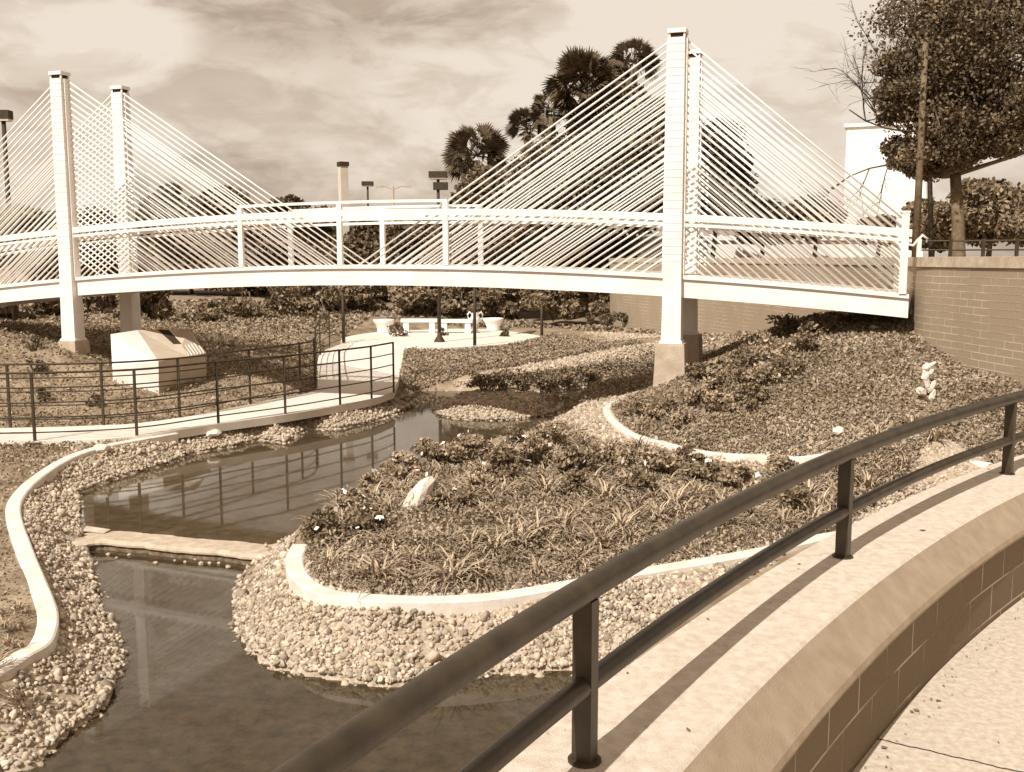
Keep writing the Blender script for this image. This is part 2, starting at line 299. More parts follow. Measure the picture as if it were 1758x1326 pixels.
ctlw += [(-12, 27, 1.5), (-9, 30, 1.25), (-5, 27, .8), (-16, 24, 1.8), (0, 36, .5), (-5, 36, .5), (-2, 42, .55), (-10, 42, 1.1), (3, 30, .75), (3.5, 26, .85), (5, 25, 1.2), (5.5, 21, 1.6), (4, 34, .8), (-20, 40, 1.4), (0, 60, 1.5), (-30, 70, 1.8), (20, 60, 1.6), (-30, 25, 1.8),
         (0, 120, 2.2), (80, 120, 2.2), (-90, 120, 2.2), (-60, 20, 1.5), (-20, 8, .5), (-10, 5, .42), (30, 10, .8), (8, 5, .6), (4, 4, .5), (6, 9, .8), (0, 0, .3), (-8, 0, .4), (-60, -20, .8), (30, -20, .8), (6.4, 13, 1.5), (10, 30, 1.2)]
CT = np.array(ctlw)
# keep controls apart
keep = []
for i, p in enumerate(CT):
    if all(np.hypot(*(p[:2] - CT[j][:2])) > .35 for j in keep): keep.append(i)
CT = CT[keep]
def tps(r): return np.where(r > 0, r * r * np.log(r + 1e-9), 0)
_K = tps(np.hypot(CT[:, None, 0] - CT[None, :, 0], CT[:, None, 1] - CT[None, :, 1])) + np.eye(len(CT)) * .25
_P = np.c_[np.ones(len(CT)), CT[:, :2]]
_A = np.block([[_K, _P], [_P.T, np.zeros((3, 3))]]); _w = np.linalg.solve(_A, np.r_[CT[:, 2], 0, 0, 0])
CC = np.array([19.2, -8.3]); R_OUT, R_BEV, R_IN, R_RAIL = 22.36, 21.85, 21.71, 22.13
def ss(t): t = np.clip(t, 0, 1); return t * t * (3 - 2 * t)
def HT(x, y):
    x = np.asarray(x, float); y = np.asarray(y, float); sh = x.shape; x = x.ravel(); y = y.ravel(); h = np.zeros(len(x))
    for a in range(0, len(x), 20000):
        b = slice(a, a + 20000)
        k = tps(np.hypot(x[b, None] - CT[None, :, 0], y[b, None] - CT[None, :, 1])); h[b] = k @ _w[:len(CT)] + _w[-3] + _w[-2] * x[b] + _w[-1] * y[b]
    h = np.clip(h, .25, 2.6)
    near = (np.abs(x) < 25) & (y < 46) & (y > -5)
    def dd_in(P):
        d = np.full(len(x), 99.); i_ = np.zeros(len(x), bool); d[near] = pdist(P, x[near], y[near]); i_[near] = inside(P, x[near], y[near]); return d, i_
    dL, iL = dd_in(lowerP); dU, iU = dd_in(upperP); dI, iI = dd_in(isletP)
    def bankf(h, wl, d): return wl + .03 + (np.maximum(h, wl + .05) - wl - .03) * ss(d / .75 + .08)
    land = np.where(dU < dL, bankf(h, UPW, dU), np.minimum(bankf(h, 0.0, dL), np.where(dU < 1.5, 9, 9)))
    h = np.where(iL, -.45 * ss(dL / .5) - .03, np.where(iU, np.where(iI, UPW + .02 + .2 * ss(dI / .5), UPW - .4 * ss(np.minimum(dU, dI) / .5) - .04), land))
    for P in PATHS:
        ip = np.zeros(len(x), bool); ip[near] = inside(P, x[near], y[near]); dp = np.full(len(x), 99.); dp[near] = pdist(P, x[near], y[near]); h = np.where(ip, np.minimum(h, .36), np.where(dp < .5, np.minimum(h, .44 + (h - .44) * ss(dp / .5)), h))
    r = np.hypot(x - CC[0], y - CC[1]); h = np.where(r < R_OUT - .03, np.minimum(h, .2), h)
    return h.reshape(sh)
def HIT(px, py, lo=4, hi=60):
    d = ray(px, py); t = np.linspace(lo, hi, 1500); P = d[None] * t[:, None]; g_ = HT(P[:, 0], P[:, 1]); k = np.nonzero(P[:, 2] + EYE < g_)[0]
    k = k[0] if len(k) else -1; return np.array([P[k, 0], P[k, 1], g_[k]])
def hpoly(pts): return np.array([HIT(x, y, 8, 60)[:2] for x, y in pts])
# ---------------------------------------------------------------- ground sheet
ys = np.concatenate([np.linspace(-6, 2.5, 12)[:-1], 2.5 * (180 / 2.5) ** np.linspace(0, 1, 520), [260, 500, 900]])
us = np.linspace(-1.25, 1.25, 560)
UU, YY = np.meshgrid(us, ys); XX = UU * (np.maximum(YY, 0) + 5); ZZ = HT(XX, YY)
nzv = np.array([math.sin(a * 3.1 + b * 1.7) * math.cos(b * 2.3 - a) for a, b in zip(XX.ravel(), YY.ravel())]).reshape(ZZ.shape) * .02
far = np.hypot(XX, YY) > 150; ZZ = np.where(far, 2.2, ZZ + nzv * (ZZ > .3))
nr, nc = ZZ.shape
me = bpy.data.meshes.new('ground'); V = np.stack([XX, YY, ZZ], -1).reshape(-1, 3)
idx = np.arange(nr * nc).reshape(nr, nc); Q = np.stack([idx[:-1, :-1], idx[:-1, 1:], idx[1:, 1:], idx[1:, :-1]], -1).reshape(-1, 4)
me.vertices.add(len(V)); me.vertices.foreach_set('co', V.astype(np.float32).ravel()); me.loops.add(Q.size); me.loops.foreach_set('vertex_index', Q.astype(np.int32).ravel())
me.polygons.add(len(Q)); me.polygons.foreach_set('loop_start', np.arange(0, Q.size, 4, dtype=np.int32)); me.polygons.foreach_set('loop_total', np.full(len(Q), 4, dtype=np.int32)); me.polygons.foreach_set('use_smooth', np.ones(len(Q), bool)); me.update(calc_edges=True)
me.materials.append(M['soil']); g = bpy.data.objects.new('ground', me); C.objects.link(g); tag(g, kind='structure')
def fill(name, P2, z, m, thick=0):
    bm = bmesh.new(); vs = [bm.verts.new((p[0], p[1], z)) for p in P2]; f = bm.faces.new(vs)
    bmesh.ops.triangulate(bm, faces=[f]); 
    me = bpy.data.meshes.new(name)
    if thick:
        r = bmesh.ops.extrude_face_region(bm, geom=list(bm.faces)); bmesh.ops.translate(bm, verts=[e for e in r['geom'] if isinstance(e, bmesh.types.BMVert)], vec=(0, 0, -thick))
    bmesh.ops.recalc_face_normals(bm, faces=bm.faces); bm.to_mesh(me); bm.free()
    if not thick:
        if len(me.polygons) and me.polygons[0].normal.z < 0: me.flip_normals()
    me.materials.append(m); o = bpy.data.objects.new(name, me); C.objects.link(o); return o
# water sheets a little wider than the shore line so the banks cut them
def grow(P, a):
    c = P.mean(0); n = len(P); out = []
    area = sum(P[i][0] * P[(i + 1) % n][1] - P[(i + 1) % n][0] * P[i][1] for i in range(n)); s = 1 if area > 0 else -1
    for i in range(n):
        t = P[(i + 1) % n] - P[i - 1]; t = t / (np.linalg.norm(t) + 1e-9); out.append(P[i] + s * a * np.array([t[1], -t[0]]))
    return out
tag(fill('pond', grow(lowerP, .06), 0.0, M['water']), kind='structure')
up2 = list(grow(upperP, .05)); up2[0] = upperP[0]; up2[-1] = upperP[-1]; up2[-2] = upperP[-2]
tag(fill('upper_pond', up2, UPW, M['water2']), kind='structure')
# ---------------------------------------------------------------- weir between the pools
w = thing('stone_weir', U(300, 935, .1), 'pale low stone weir sill between the upper and lower pool', 'weir')
crest = smoothline([U(x, y, UPW) for x, y in ((128, 930), (170, 925), (225, 925), (300, 934), (380, 941), (450, 949), (500, 944))])
mb = MB(); crest[:, 2] = 0; rr = np.convolve(rng.normal(0, .05, len(crest) + 4), np.ones(5) / 5, 'valid')
prof = [(.24, UPW + .02), (-.14, UPW + .03), (-.20, UPW + .0), (-.20, UPW - .02), (.30, UPW - .02), (.30, UPW - .01)]
crest[:, 1] += rr; mb.sweep(crest, prof); mb.build('sill', M['cope'], w); mb = MB(); mb.sweep(crest, [(.20, UPW - .021), (-.17, UPW - .021), (-.19, -.3), (.2, -.3)]); mb.build('wet_face', M['wet'], w)
mb = MB()
V0 = U(140, 908, UPW + .05); mb.add([U(142, 912, UPW + .03), U(148, 903, UPW + .07), U(190, 909, UPW + .05), U(178, 916, UPW + .03), U(142, 914, 0), U(178, 918, 0)], [(0, 3, 2, 1), (0, 4, 5, 3)])
mb.build('flat_slab', M['cope'], w)
# ---------------------------------------------------------------- icosphere template for stones
def ico(sub):
    bm = bmesh.new(); bmesh.ops.create_icosphere(bm, subdivisions=sub, radius=1); V = np.array([v.co for v in bm.verts]); Fc = np.array([[v.index for v in f.verts] for f in bm.faces]); bm.free(); return V, Fc
ICO1, IF1 = ico(1); ICO2, IF2 = ico(2)
def rot_rand(n):
    q = rng.normal(size=(n, 4)); q /= np.linalg.norm(q, axis=1)[:, None]; w_, x, y, z = q.T
    return np.stack([1 - 2 * (y * y + z * z), 2 * (x * y - z * w_), 2 * (x * z + y * w_), 2 * (x * y + z * w_), 1 - 2 * (x * x + z * z), 2 * (y * z - x * w_), 2 * (x * z - y * w_), 2 * (y * z + x * w_), 1 - 2 * (x * x + y * y)], -1).reshape(-1, 3, 3)
def stones(name, P, size, m, tmpl=2):
    V0, F0 = (ICO2, IF2) if tmpl == 2 else (ICO1, IF1); n = len(P); sc = rng.uniform(.55, 1.15, (n, 1, 3)) * size[:, None, None]
    sc[:, :, 2] *= .8
    bumpy = 1 + rng.uniform(-.27, .24, (n, len(V0), 1))
    V = V0[None] * bumpy * sc; V = np.einsum('nij,nkj->nki', rot_rand(n), V); V = V + P[:, None]
    return multi_mesh(name, V.reshape(-1, 3), F0, len(V0), m, smooth=False)
def scatter(poly, n, extra=None):
    lo, hi = poly.min(0), poly.max(0); out = []
    while sum(map(len, out)) < n:
        p = rng.uniform(lo, hi, (n * 2, 2)); k = inside(poly, p[:, 0], p[:, 1]); out.append(p[k])
        if k.sum() == 0: break
    return np.concatenate(out)[:n]
def area(P): x, y = P[:, 0], P[:, 1]; return .5 * abs(np.dot(x, np.roll(y, 1)) - np.dot(y, np.roll(x, 1)))
def pxpoly(pts, h): return np.array([U(x, y, h)[:2] for x, y in pts])
rockP = []; gravP = []
def gravel(pts, h, dens=1.0, cut=None):
    P = pxpoly(pts, h) if not isinstance(pts, np.ndarray) else pts
    gravP.append(P); A = area(P); lo, hi = P.min(0), P.max(0)
    # density falls with distance: stone radius grows a little too
    N0 = int(A * 3400); q = scatter(P, min(N0, 240000)); dd = np.hypot(q[:, 0], q[:, 1]); rad = np.clip(.0135 + dd * .0009, .017, .036)
    keepp = rng.uniform(size=len(q)) < dens * np.clip(1.6 / (rad * rad * math.pi) / 3400, 0, 1); q = q[keepp]; rad = rad[keepp]
    rockP.append(np.c_[q, rad])
shoreL = [(-60, 1345), (60, 1318), (105, 1273), (120, 1258), (169, 1227), (193, 1191), (196, 1167), (214, 1149), (208, 1107), (193, 1068), (178, 1047), (169, 1016), (160, 986), (150, 950), (142, 925), (136, 850)]
gravel([(-90, 1270)] + [(x + 8, y) for x, y in k1_px] + [(375, 733), (490, 718), (585, 702), (645, 692), (700, 690), (715, 697), (671, 717), (641, 727), (587, 739), (527, 740), (490, 764), (445, 758), (400, 770), (340, 780), (290, 799), (200, 825)] + [(x + 4, y) for x, y in shoreL[::-1]], .25)
gravel([(520, 905), (470, 940), (440, 965), (410, 1000), (400, 1040), (405, 1080), (430, 1120), (470, 1150), (560, 1167), (620, 1177), (680, 1184), (740, 1170), (830, 1162), (900, 1157), (980, 1153), (1060, 1150), (1500, 905)] + [(x, y + 6) for x, y in k2_px[::-1]], .2)
gravel(islet_px, UPW + .05)
gravel([(930, 742), (970, 702), (1012, 694), (1045, 682), (1075, 680), (1050, 692), (1036, 705), (1043, 724), (1068, 742), (1100, 756), (1200, 780), (1300, 792), (1420, 800), (1700, 808), (1700, 830), (1400, 850), (1300, 830), (1150, 800), (1030, 790), (960, 770)], .45)
stripP = hpoly([(770, 660), (850, 640), (900, 629), (1000, 610), (1090, 595), (1140, 588), (1142, 603), (1050, 622), (980, 637), (900, 650), (840, 661), (800, 668)]); gravel(stripP, 0)
gravel([(915, 672), (970, 663), (1020, 654), (1080, 644), (1135, 636), (1135, 645), (1080, 653), (1020, 663), (970, 672), (920, 681)], .18)
gravel([(760, 664), (830, 670), (925, 673), (925, 680), (830, 679), (760, 673)], .18)
gravel(hpoly([(1185, 570), (1240, 571), (1292, 588), (1270, 603), (1185, 602)]), 0, .9)
gravel(hpoly([(1000, 572), (1140, 565), (1140, 580), (1050, 584)]), 0, .9)
gravel([(1421, 928), (1470, 880), (1560, 830), (1640, 808), (1780, 800), (1780, 835), (1500, 940)], .5)
def shore(P, i0, i1, n):
    out = []
    for i in range(i0, i1):
        a, b = P[i], P[i + 1]; k = max(2, int(np.hypot(*(b - a)) * n)); t = rng.uniform(0, 1, (k, 1)); q = a + (b - a) * t + rng.normal(0, .055, (k, 2)); out.append(q)
    q = np.concatenate(out); rockP.append(np.c_[q, np.clip(.016 + np.hypot(q[:, 0], q[:, 1]) * .0011, .02, .04)])
shore(lowerP, 1, 14, 95); shore(lowerP, 16, 29, 95); shore(upperP, 1, 13, 60); shore(np.vstack([isletP, isletP[:1]]), 0, len(isletP), 60); shore(upperP, len(upperP) - 10, len(upperP) - 2, 60)
gravel(np.array([(1.2, 17.2), (2.5, 17.5), (3.0, 20), (2.7, 23), (1.6, 22.8), (.8, 19.8)]), 0, .9)
GV = np.stack([XX, YY], -1).reshape(-1, 2); gr = np.zeros(len(GV)); sel = (np.abs(GV[:, 0]) < 15) & (GV[:, 1] < 40) & (GV[:, 1] > 0)
for P in gravP: gr[sel] = np.maximum(gr[sel], np.where(inside(P, GV[sel, 0], GV[sel, 1]), 1.0, 0))
at_ = g.data.attributes.new('grit', 'FLOAT', 'POINT'); at_.data.foreach_set('value', gr.astype(np.float32))
moundQ = np.array([tuple(p[:2]) for p in K3] + [(6.9, 11.3), (6.6, 13.8), (6.4, 16.2), (5.5, 17.2), (3.4, 17.5), (2.4, 17.4)])
RP = np.concatenate(rockP); r_ = np.hypot(RP[:, 0] - CC[0], RP[:, 1] - CC[1]); RP = RP[r_ > R_OUT + .05]
hz = HT(RP[:, 0], RP[:, 1]); ok = (hz > -.12) & (pdist(K1[:, :2], RP[:, 0], RP[:, 1], False) > .1) & (pdist(K2[:, :2], RP[:, 0], RP[:, 1], False) > .09) & (pdist(K3[:, :2], RP[:, 0], RP[:, 1], False) > .08) & ~inside(moundQ, RP[:, 0], RP[:, 1])
RP = RP[ok]; hz = hz[ok]; dd = np.hypot(RP[:, 0], RP[:, 1])
sz = RP[:, 2] * rng.lognormal(-.12, .3, len(RP)); P3 = np.c_[RP[:, :2], hz + sz * rng.uniform(.1, .75, len(sz))]
nearm = dd < 12
tag(stones('river_rocks', P3[nearm], sz[nearm], M['rock'], 2), 'pale river rocks heaped along the near pond banks', 'river rocks', kind='stuff')
tag(stones('gravel', P3[~nearm], sz[~nearm], M['rockfar'], 1), 'pale gravel spread round the farther banks and beds', 'gravel', kind='stuff')
print('K1', [tuple(np.round([*p, float(HT(p[0], p[1]))], 2)) for p in K1[::8]])
print('rocks', len(P3), nearm.sum())
# splashes under the weir
def boulder(px, py, h, r, label, name='boulder', group=None, squash=.75, cat='rock', rot=0, stretch=(1, 1, 1), m='boulder', lift=.3):
    p = HIT(px, py) if h > .3 else U(px, py, h); V = ICO2 * (1 + rng.uniform(-.16, .16, (len(ICO2), 1))); V = V * np.array(stretch) * r * np.array([1, 1, squash])
    if rot:
        c, s_ = math.cos(rot), math.sin(rot); V = np.stack([V[:, 0] * c - V[:, 2] * s_, V[:, 1], V[:, 0] * s_ + V[:, 2] * c], -1)
    mb = MB(); mb.add(V + np.array([p[0], p[1], p[2] + r * lift]), IF2.tolist()); o = mb.build(name, M[m], smooth=False); return tag(o, label, cat, group)
for i, (x, y, r) in enumerate([(186, 950, .05), (200, 956, .035), (222, 951, .05), (267, 965, .055), (318, 963, .04), (345, 966, .06), (360, 965, .045), (376, 965, .045), (392, 972, .06), (300, 960, .03), (335, 958, .03)]):
    boulder(x, y + 3, 0.0, r * .5, 'small pale wet stone in the water at the foot of the weir', 'splash_stone', 'pale stones under the weir', m='cope')
# ---------------------------------------------------------------- kerbs
def kerb(line, wd, ht, label):
    mb = MB(); a = wd / 2; L_ = line.copy(); L_[:, 2] = np.maximum(L_[:, 2], np.minimum(HT(L_[:, 0], L_[:, 1]) + .03, .9)); L_[:, 2] = np.convolve(np.pad(L_[:, 2], 4, mode='edge'), np.ones(9) / 9, 'valid'); mb.sweep(L_, [(a, 0), (a * .8, .012), (-a * .8, .012), (-a, 0), (-a, -ht), (a, -ht)]); o = mb.build('garden_kerb', M['kerb']); return tag(o, label, kind='structure')
kerb(K1, .16, .45, None); kerb(K2, .17, .45, None); kerb(K3, .13, .45, None)
# ---------------------------------------------------------------- foreground curved seat wall, walkway
A0, A1 = R(118), R(176); th = np.linspace(A1, A0, 120)
def ring(rad, z): return np.c_[CC[0] + rad * np.cos(th), CC[1] + rad * np.sin(th), np.full(len(th), z)]
def loft(name, rings, m, parent=None, uvr=None):
    n = len(th); V = np.concatenate(rings); fs = []
    for k in range(len(rings) - 1): fs += [(k * n + i, (k + 1) * n + i, (k + 1) * n + i + 1, k * n + i + 1) for i in range(n - 1)]
    mb = MB(); mb.add(V, fs); o = mb.build(name, m, parent)
    bm = bmesh.new(); bm.from_mesh(o.data); bmesh.ops.recalc_face_normals(bm, faces=bm.faces); bm.to_mesh(o.data); bm.free()
    if uvr:
        uvl = o.data.uv_layers.new(name='UVMap'); sarc = np.array([0] * 1)
        for l in o.data.loops:
            vi = l.vertex_index; i = vi % n; k = vi // n; uvl.data[l.index].uv = ((A1 - th[i]) * uvr, rings[k][i][2])
    return o
sw = thing('curved_retaining_wall', (CC[0] + R_OUT * math.cos(R(145)), CC[1] + R_OUT * math.sin(R(145)), 0), 'low curved block wall with pale concrete cap carrying the dark handrail', 'wall')
loft('wall_cap', [ring(R_OUT, 1.58), ring(R_OUT, 1.685), ring(R_OUT - .015, 1.70), ring(R_BEV + .03, 1.70), ring(R_BEV + .01, 1.695), ring(R_BEV - .006, 1.685)], M['conc'], sw)
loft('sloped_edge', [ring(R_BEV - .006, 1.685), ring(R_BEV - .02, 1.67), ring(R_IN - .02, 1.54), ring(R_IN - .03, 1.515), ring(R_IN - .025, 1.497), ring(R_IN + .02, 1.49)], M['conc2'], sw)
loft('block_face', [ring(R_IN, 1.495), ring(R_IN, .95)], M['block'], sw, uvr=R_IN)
loft('pond_face', [ring(R_OUT - .03, 1.585), ring(R_OUT - .03, -.5)], M['ped'], sw)
thw = np.linspace(R(200), R(60), 160)
Pw = [(CC[0] + (R_IN - .003) * math.cos(a), CC[1] + (R_IN - .003) * math.sin(a)) for a in thw] + [(CC[0] + 2 * math.cos(a), CC[1] + 2 * math.sin(a)) for a in thw[::-40]]
tag(fill('walkway', Pw, 1.04, M['pave']), kind='structure')
# joint in the walkway
mb = MB(); a, b = U(1497, 1266, 1.044), U(1790, 1334, 1.044); pts = np.array([a + (b - a) * t + np.array([0, .004 * math.sin(t * 23) + .003 * math.sin(t * 71 + 1), 0]) for t in np.linspace(0, 1, 40)])
mb.sweep(pts, [(.003, 0), (-.003, 0), (-.003, -.002), (.003, -.002)]); tag(mb.build('walkway_joint', M['slot']), kind='structure')
def flecks(name, n, rlo, rhi, z, label, size=.012):
    a = np.radians(rng.uniform(122, 158, n)); rr = rng.uniform(rlo, rhi, n); P = np.c_[CC[0] + rr * np.cos(a), CC[1] + rr * np.sin(a), np.full(n, z)]; s_ = (size * rng.lognormal(-.3, .5, n))[:, None]; ph = rng.uniform(0, 6.28, n)
    A_ = np.c_[np.cos(ph), np.sin(ph), rng.uniform(-.2, .2, n)] * s_; B_ = np.c_[-np.sin(ph), np.cos(ph), rng.uniform(0, .3, n)] * s_ * .5
    return tag(arr_mesh(name, np.stack([P - A_, P - B_, P + A_, P + B_], 1).reshape(-1, 3), 4, M['bark']), label, 'leaf litter', kind='stuff')
flecks('leaf_litter', 90, R_BEV + .05, R_OUT - .03, 1.706, 'tiny dry leaf flecks on the wall cap', .008)
flecks('leaf_litter', 220, R_IN - 1.6, R_IN - .06, 1.047, 'tiny dry leaf flecks on the walkway', .009)
flecks('leaf_litter', 300, R_IN - .16, R_IN - .04, 1.05, 'grit and leaf flecks gathered at the foot of the block wall', .011)
# handrail in front
fr = thing('foreground_handrail', (CC[0] + R_RAIL * math.cos(R(148.99)), CC[1] + R_RAIL * math.sin(R(148.99)), 1.7), 'dark curved two-rail pipe handrail on the near wall cap', 'handrail')
def arc(rad, z, a0=174, a1=119, n=110): t = np.radians(np.linspace(a0, a1, n)); return np.c_[CC[0] + rad * np.cos(t), CC[1] + rad * np.sin(t), np.full(n, z)]
mb = MB(); mb.tube(arc(R_RAIL, 2.27), .042, 14); mb.build('top_rail', M['dark'], fr, True)
mb = MB(); mb.tube(arc(R_RAIL, 1.955), .034, 14); mb.build('mid_rail', M['dark'], fr, True)
for an in (170.5, 163.3, 156.15, 148.99, 141.88, 134.4, 127.1, 119.6):
    a = R(an); p = np.array([CC[0] + R_RAIL * math.cos(a), CC[1] + R_RAIL * math.sin(a), 1.7]); rd = (math.cos(a), math.sin(a), 0); tg = (-math.sin(a), math.cos(a), 0)
    mb = MB(); mb.box(p + np.array([0, 0, .27]), .068, .05, .536, rd, tg); o = mb.build('post', M['dark'], fr)
    mb = MB(); mb.tube([p + [0, 0, .001], p + [0, 0, .008]], .055, 14); mb.build('base_ring', M['darkthin'], o)
# ---------------------------------------------------------------- far brick retaining wall and terrace
wall_pts = np.array([(7.5, 10.4), (6.85, 12), (6.6, 13.8), (6.5, 15.0), (6.42, 16.15), (6.78, 17.6), (7.1, 20), (7.0, 24), (6.0, 30), (4.3, 35), (3.75, 38), (3.9, 41)])
wl = smoothline(np.c_[wall_pts, np.zeros(len(wall_pts))], 8)[:, :2]
bw_ = thing('brick_retaining_wall', (wl[30][0], wl[30][1], 0), 'tall dark brick retaining wall with pale coping behind the mound', 'wall')
n = len(wl); arcl = np.r_[0, np.cumsum(np.hypot(*np.diff(wl, axis=0).T))]
V = np.r_[np.c_[wl, np.full(n, 0.0)], np.c_[wl, np.full(n, 3.19)]]; mb = MB(); mb.add(V, [(i, i + 1, n + i + 1, n + i) for i in range(n - 1)]); o = mb.build('brick_face', M['brick'], bw_)
uvl = o.data.uv_layers.new(name='UVMap')
for l in o.data.loops: vi = l.vertex_index; uvl.data[l.index].uv = (arcl[vi % n], 3.19 * (vi // n) + .005)
mb = MB(); mb.sweep(np.c_[wl, np.full(n, 3.18)], [(.03, 0), (.03, .15), (-.32, .155), (-.32, 0)]); mb.build('coping', M['cope'], bw_)
V = np.r_[np.c_[wl + [.1, 0], np.full(n, 3.2)], np.c_[np.full(n, 200.), wl[:, 1] * 1.0, np.full(n, 3.2)]]
mb = MB(); mb.add(V, [(i, n + i, n + i + 1, i + 1) for i in range(n - 1)]); mb.add([(3.95, 41.0, 3.2), (200, 41.0, 3.2), (300, 500, 3.2), (40, 500, 3.2)], [(0, 1, 2, 3)])
mb.add([(7.6, 10.4, 3.2), (200, -6, 3.2), (200, 10.4, 3.2)], [(0, 1, 2)])
o = mb.build('upper_terrace_ground', M['grass']); tag(o, kind='structure')
# ---------------------------------------------------------------- the footbridge
a_ = 3.7; NR = np.array([.718, 4.601]) * a_; NL = np.array([-2.452, 5.627]) * a_; d2 = (NR - NL) / np.linalg.norm(NR - NL); n2_ = np.array([-d2[1], d2[0]]); MC = (NR + NL) / 2
D3 = np.array([d2[0], d2[1], 0]); N3 = np.array([n2_[0], n2_[1], 0])
def B(t, nn, z): q = MC + d2 * t + n2_ * nn; return np.array([q[0], q[1], z])
def dk(t): return 3.192 + .010 * t - .0055 * t * t
T0, T1 = -9.95, 9.86
br = thing('cable_stayed_footbridge', B(0, 1, 0), 'white arched cable-stayed footbridge with two pairs of pylons over the pond', 'footbridge')
ts = np.linspace(T0, T1, 90)
def strip(n0, n1, z0, z1, name, m, t0=T0, t1=T1, k=90):
    """z0, z1 are offsets below and above the deck top"""
    mb = MB(); V = []
    for t in np.linspace(t0, t1, k): V += [B(t, n0, dk(t) + z0), B(t, n1, dk(t) + z0), B(t, n1, dk(t) + z1), B(t, n0, dk(t) + z1)]
    fs = [(i * 4 + j, i * 4 + (j + 1) % 4, i * 4 + 4 + (j + 1) % 4, i * 4 + 4 + j) for i in range(k - 1) for j in range(4)] + [(3, 2, 1, 0), tuple((k - 1) * 4 + j for j in range(4))]
    mb.add(V, fs); o = mb.build(name, m, br); return o
strip(.12, .22, -.375, -.072, 'edge_beam', M['white']); strip(1.86, 1.96, -.375, -.072, 'edge_beam', M['white'])
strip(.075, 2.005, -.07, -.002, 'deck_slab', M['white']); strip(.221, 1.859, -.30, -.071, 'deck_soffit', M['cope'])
strip(.24, 1.84, -.001, .004, 'walking_surface', M['path'])
for nn in (.10, 1.95):
    strip(nn - .03, nn + .03, .885, 1.0, 'handrail', M['white'])
    strip(nn - .02, nn + .02, .80, .85, 'lower_rail', M['white'])
    o = strip(nn - .025, nn + .025, 1.115, 1.165, 'raised_rail', M['white'], -2.12, 2.13, 20)
    for t in (-2.1, 0, 2.1):
        mb = MB(); mb.box(B(t, nn, dk(t) + .558), .095, .07, 1.112, D3, N3); mb.build('post', M['white'], br)
    for t in (T1 - .1, T0 + .1):
        mb = MB(); mb.box(B(t, nn, dk(t) + .62), .11, .1, 1.25, D3, N3); o = mb.build('end_post', M['white'], br)
        mb = MB(); mb.box(B(t, nn, dk(t) + 1.26), .13, .12, .03, D3, N3); mb.build('post_cap', M['white'], o)
TOPZ = 7.0
for t, base in ((6.165, 1.9), (-6.165, 1.64)):
    for nn in (0, 1.8):
        zb = base + (.02 if nn else 0); c = B(t, nn + .14, 0)
        mb = MB()
        def sec(z, w_, dd_): return [c + D3 * i * w_ / 2 + N3 * j * dd_ / 2 + np.array([0, 0, z]) for i, j in ((-1, -1), (1, -1), (1, 1), (-1, 1))]
        Vv = sec(zb, .33, .30) + sec(dk(t), .30, .28) + sec(TOPZ - .14, .265, .26); mb.add(Vv, [(k * 4 + j, k * 4 + (j + 1) % 4, k * 4 + 4 + (j + 1) % 4, k * 4 + 4 + j) for k in range(2) for j in range(4)] + [(3, 2, 1, 0), (8, 9, 10, 11)])
        Vv = sec(dk(t) + .0, .37, .14) + sec(TOPZ - .14, .335, .13); mb.add(Vv, [(j, (j + 1) % 4, 4 + (j + 1) % 4, 4 + j) for j in range(4)] + [(3, 2, 1, 0), (4, 5, 6, 7)])
        leg = mb.build('pylon_leg', M['white'], br)
        mb = MB(); mb.box(c + [0, 0, TOPZ - .105], .22, .2, .07, D3, N3); mb.build('cap_recess', M['slot'], leg)
        mb = MB(); mb.box(c + [0, 0, TOPZ - .035], .30, .28, .066, D3, N3); mb.box(c + D3 * .12 + N3 * .1 + [0, 0, TOPZ - .105], .03, .03, .07, D3, N3); mb.box(c - D3 * .12 - N3 * .1 + [0, 0, TOPZ - .105], .03, .03, .07, D3, N3); mb.box(c + D3 * .12 - N3 * .1 + [0, 0, TOPZ - .105], .03, .03, .07, D3, N3); mb.box(c - D3 * .12 + N3 * .1 + [0, 0, TOPZ - .105], .03, .03, .07, D3, N3)
        mb.build('cap_plate', M['white'], leg)
        mb = MB()
        for k in range(29):
            z = 6.76 - k * .125
            if z < dk(t) + .05: break
            f = (z - dk(t)) / (TOPZ - .14 - dk(t)); mb.box(c + [0, 0, z], .30 + (.265 - .30) * f + .008, .28 + (.26 - .28) * f + .008, .012, D3, N3)
        mb.build('joint_bands', M['band'], leg)
        mb = MB(); Vv = sec(zb - .002, .385, .36) + sec(zb + .03, .375, .35) + sec(zb + .05, .338, .31); mb.add(Vv, [(k * 4 + j, k * 4 + (j + 1) % 4, k * 4 + 4 + (j + 1) % 4, k * 4 + 4 + j) for k in range(2) for j in range(4)] + [(3, 2, 1, 0), (8, 9, 10, 11)]); mb.build('base_collar', M['white'], leg)
        pw = .48 if t > 0 else .42
        mb = MB(); Vv = sec(zb - .95, pw * 1.15, pw * 1.1) + sec(zb - .05, pw, pw) + sec(zb - .001, pw * .96, pw * .96); mb.add(Vv, [(k * 4 + j, k * 4 + (j + 1) % 4, k * 4 + 4 + (j + 1) % 4, k * 4 + 4 + j) for k in range(2) for j in range(4)] + [(8, 9, 10, 11)]); mb.build('pedestal', M['ped'], br)
def cable(mb, t, sgn, z, slope, nn):
    s0 = t + sgn * .16
    # runs down until it meets the deck or the end post
    tt = s0; step = .02
    while z - slope * abs(tt - s0) > dk(tt) + .0 and T0 + .1 < tt < T1 - .1: tt += sgn * step
    mb.tube([B(s0 - sgn * .02, nn, z + slope * .02), B(tt, nn, z - slope * abs(tt - s0))], .0165, 6)
count = 0; rest = MB()
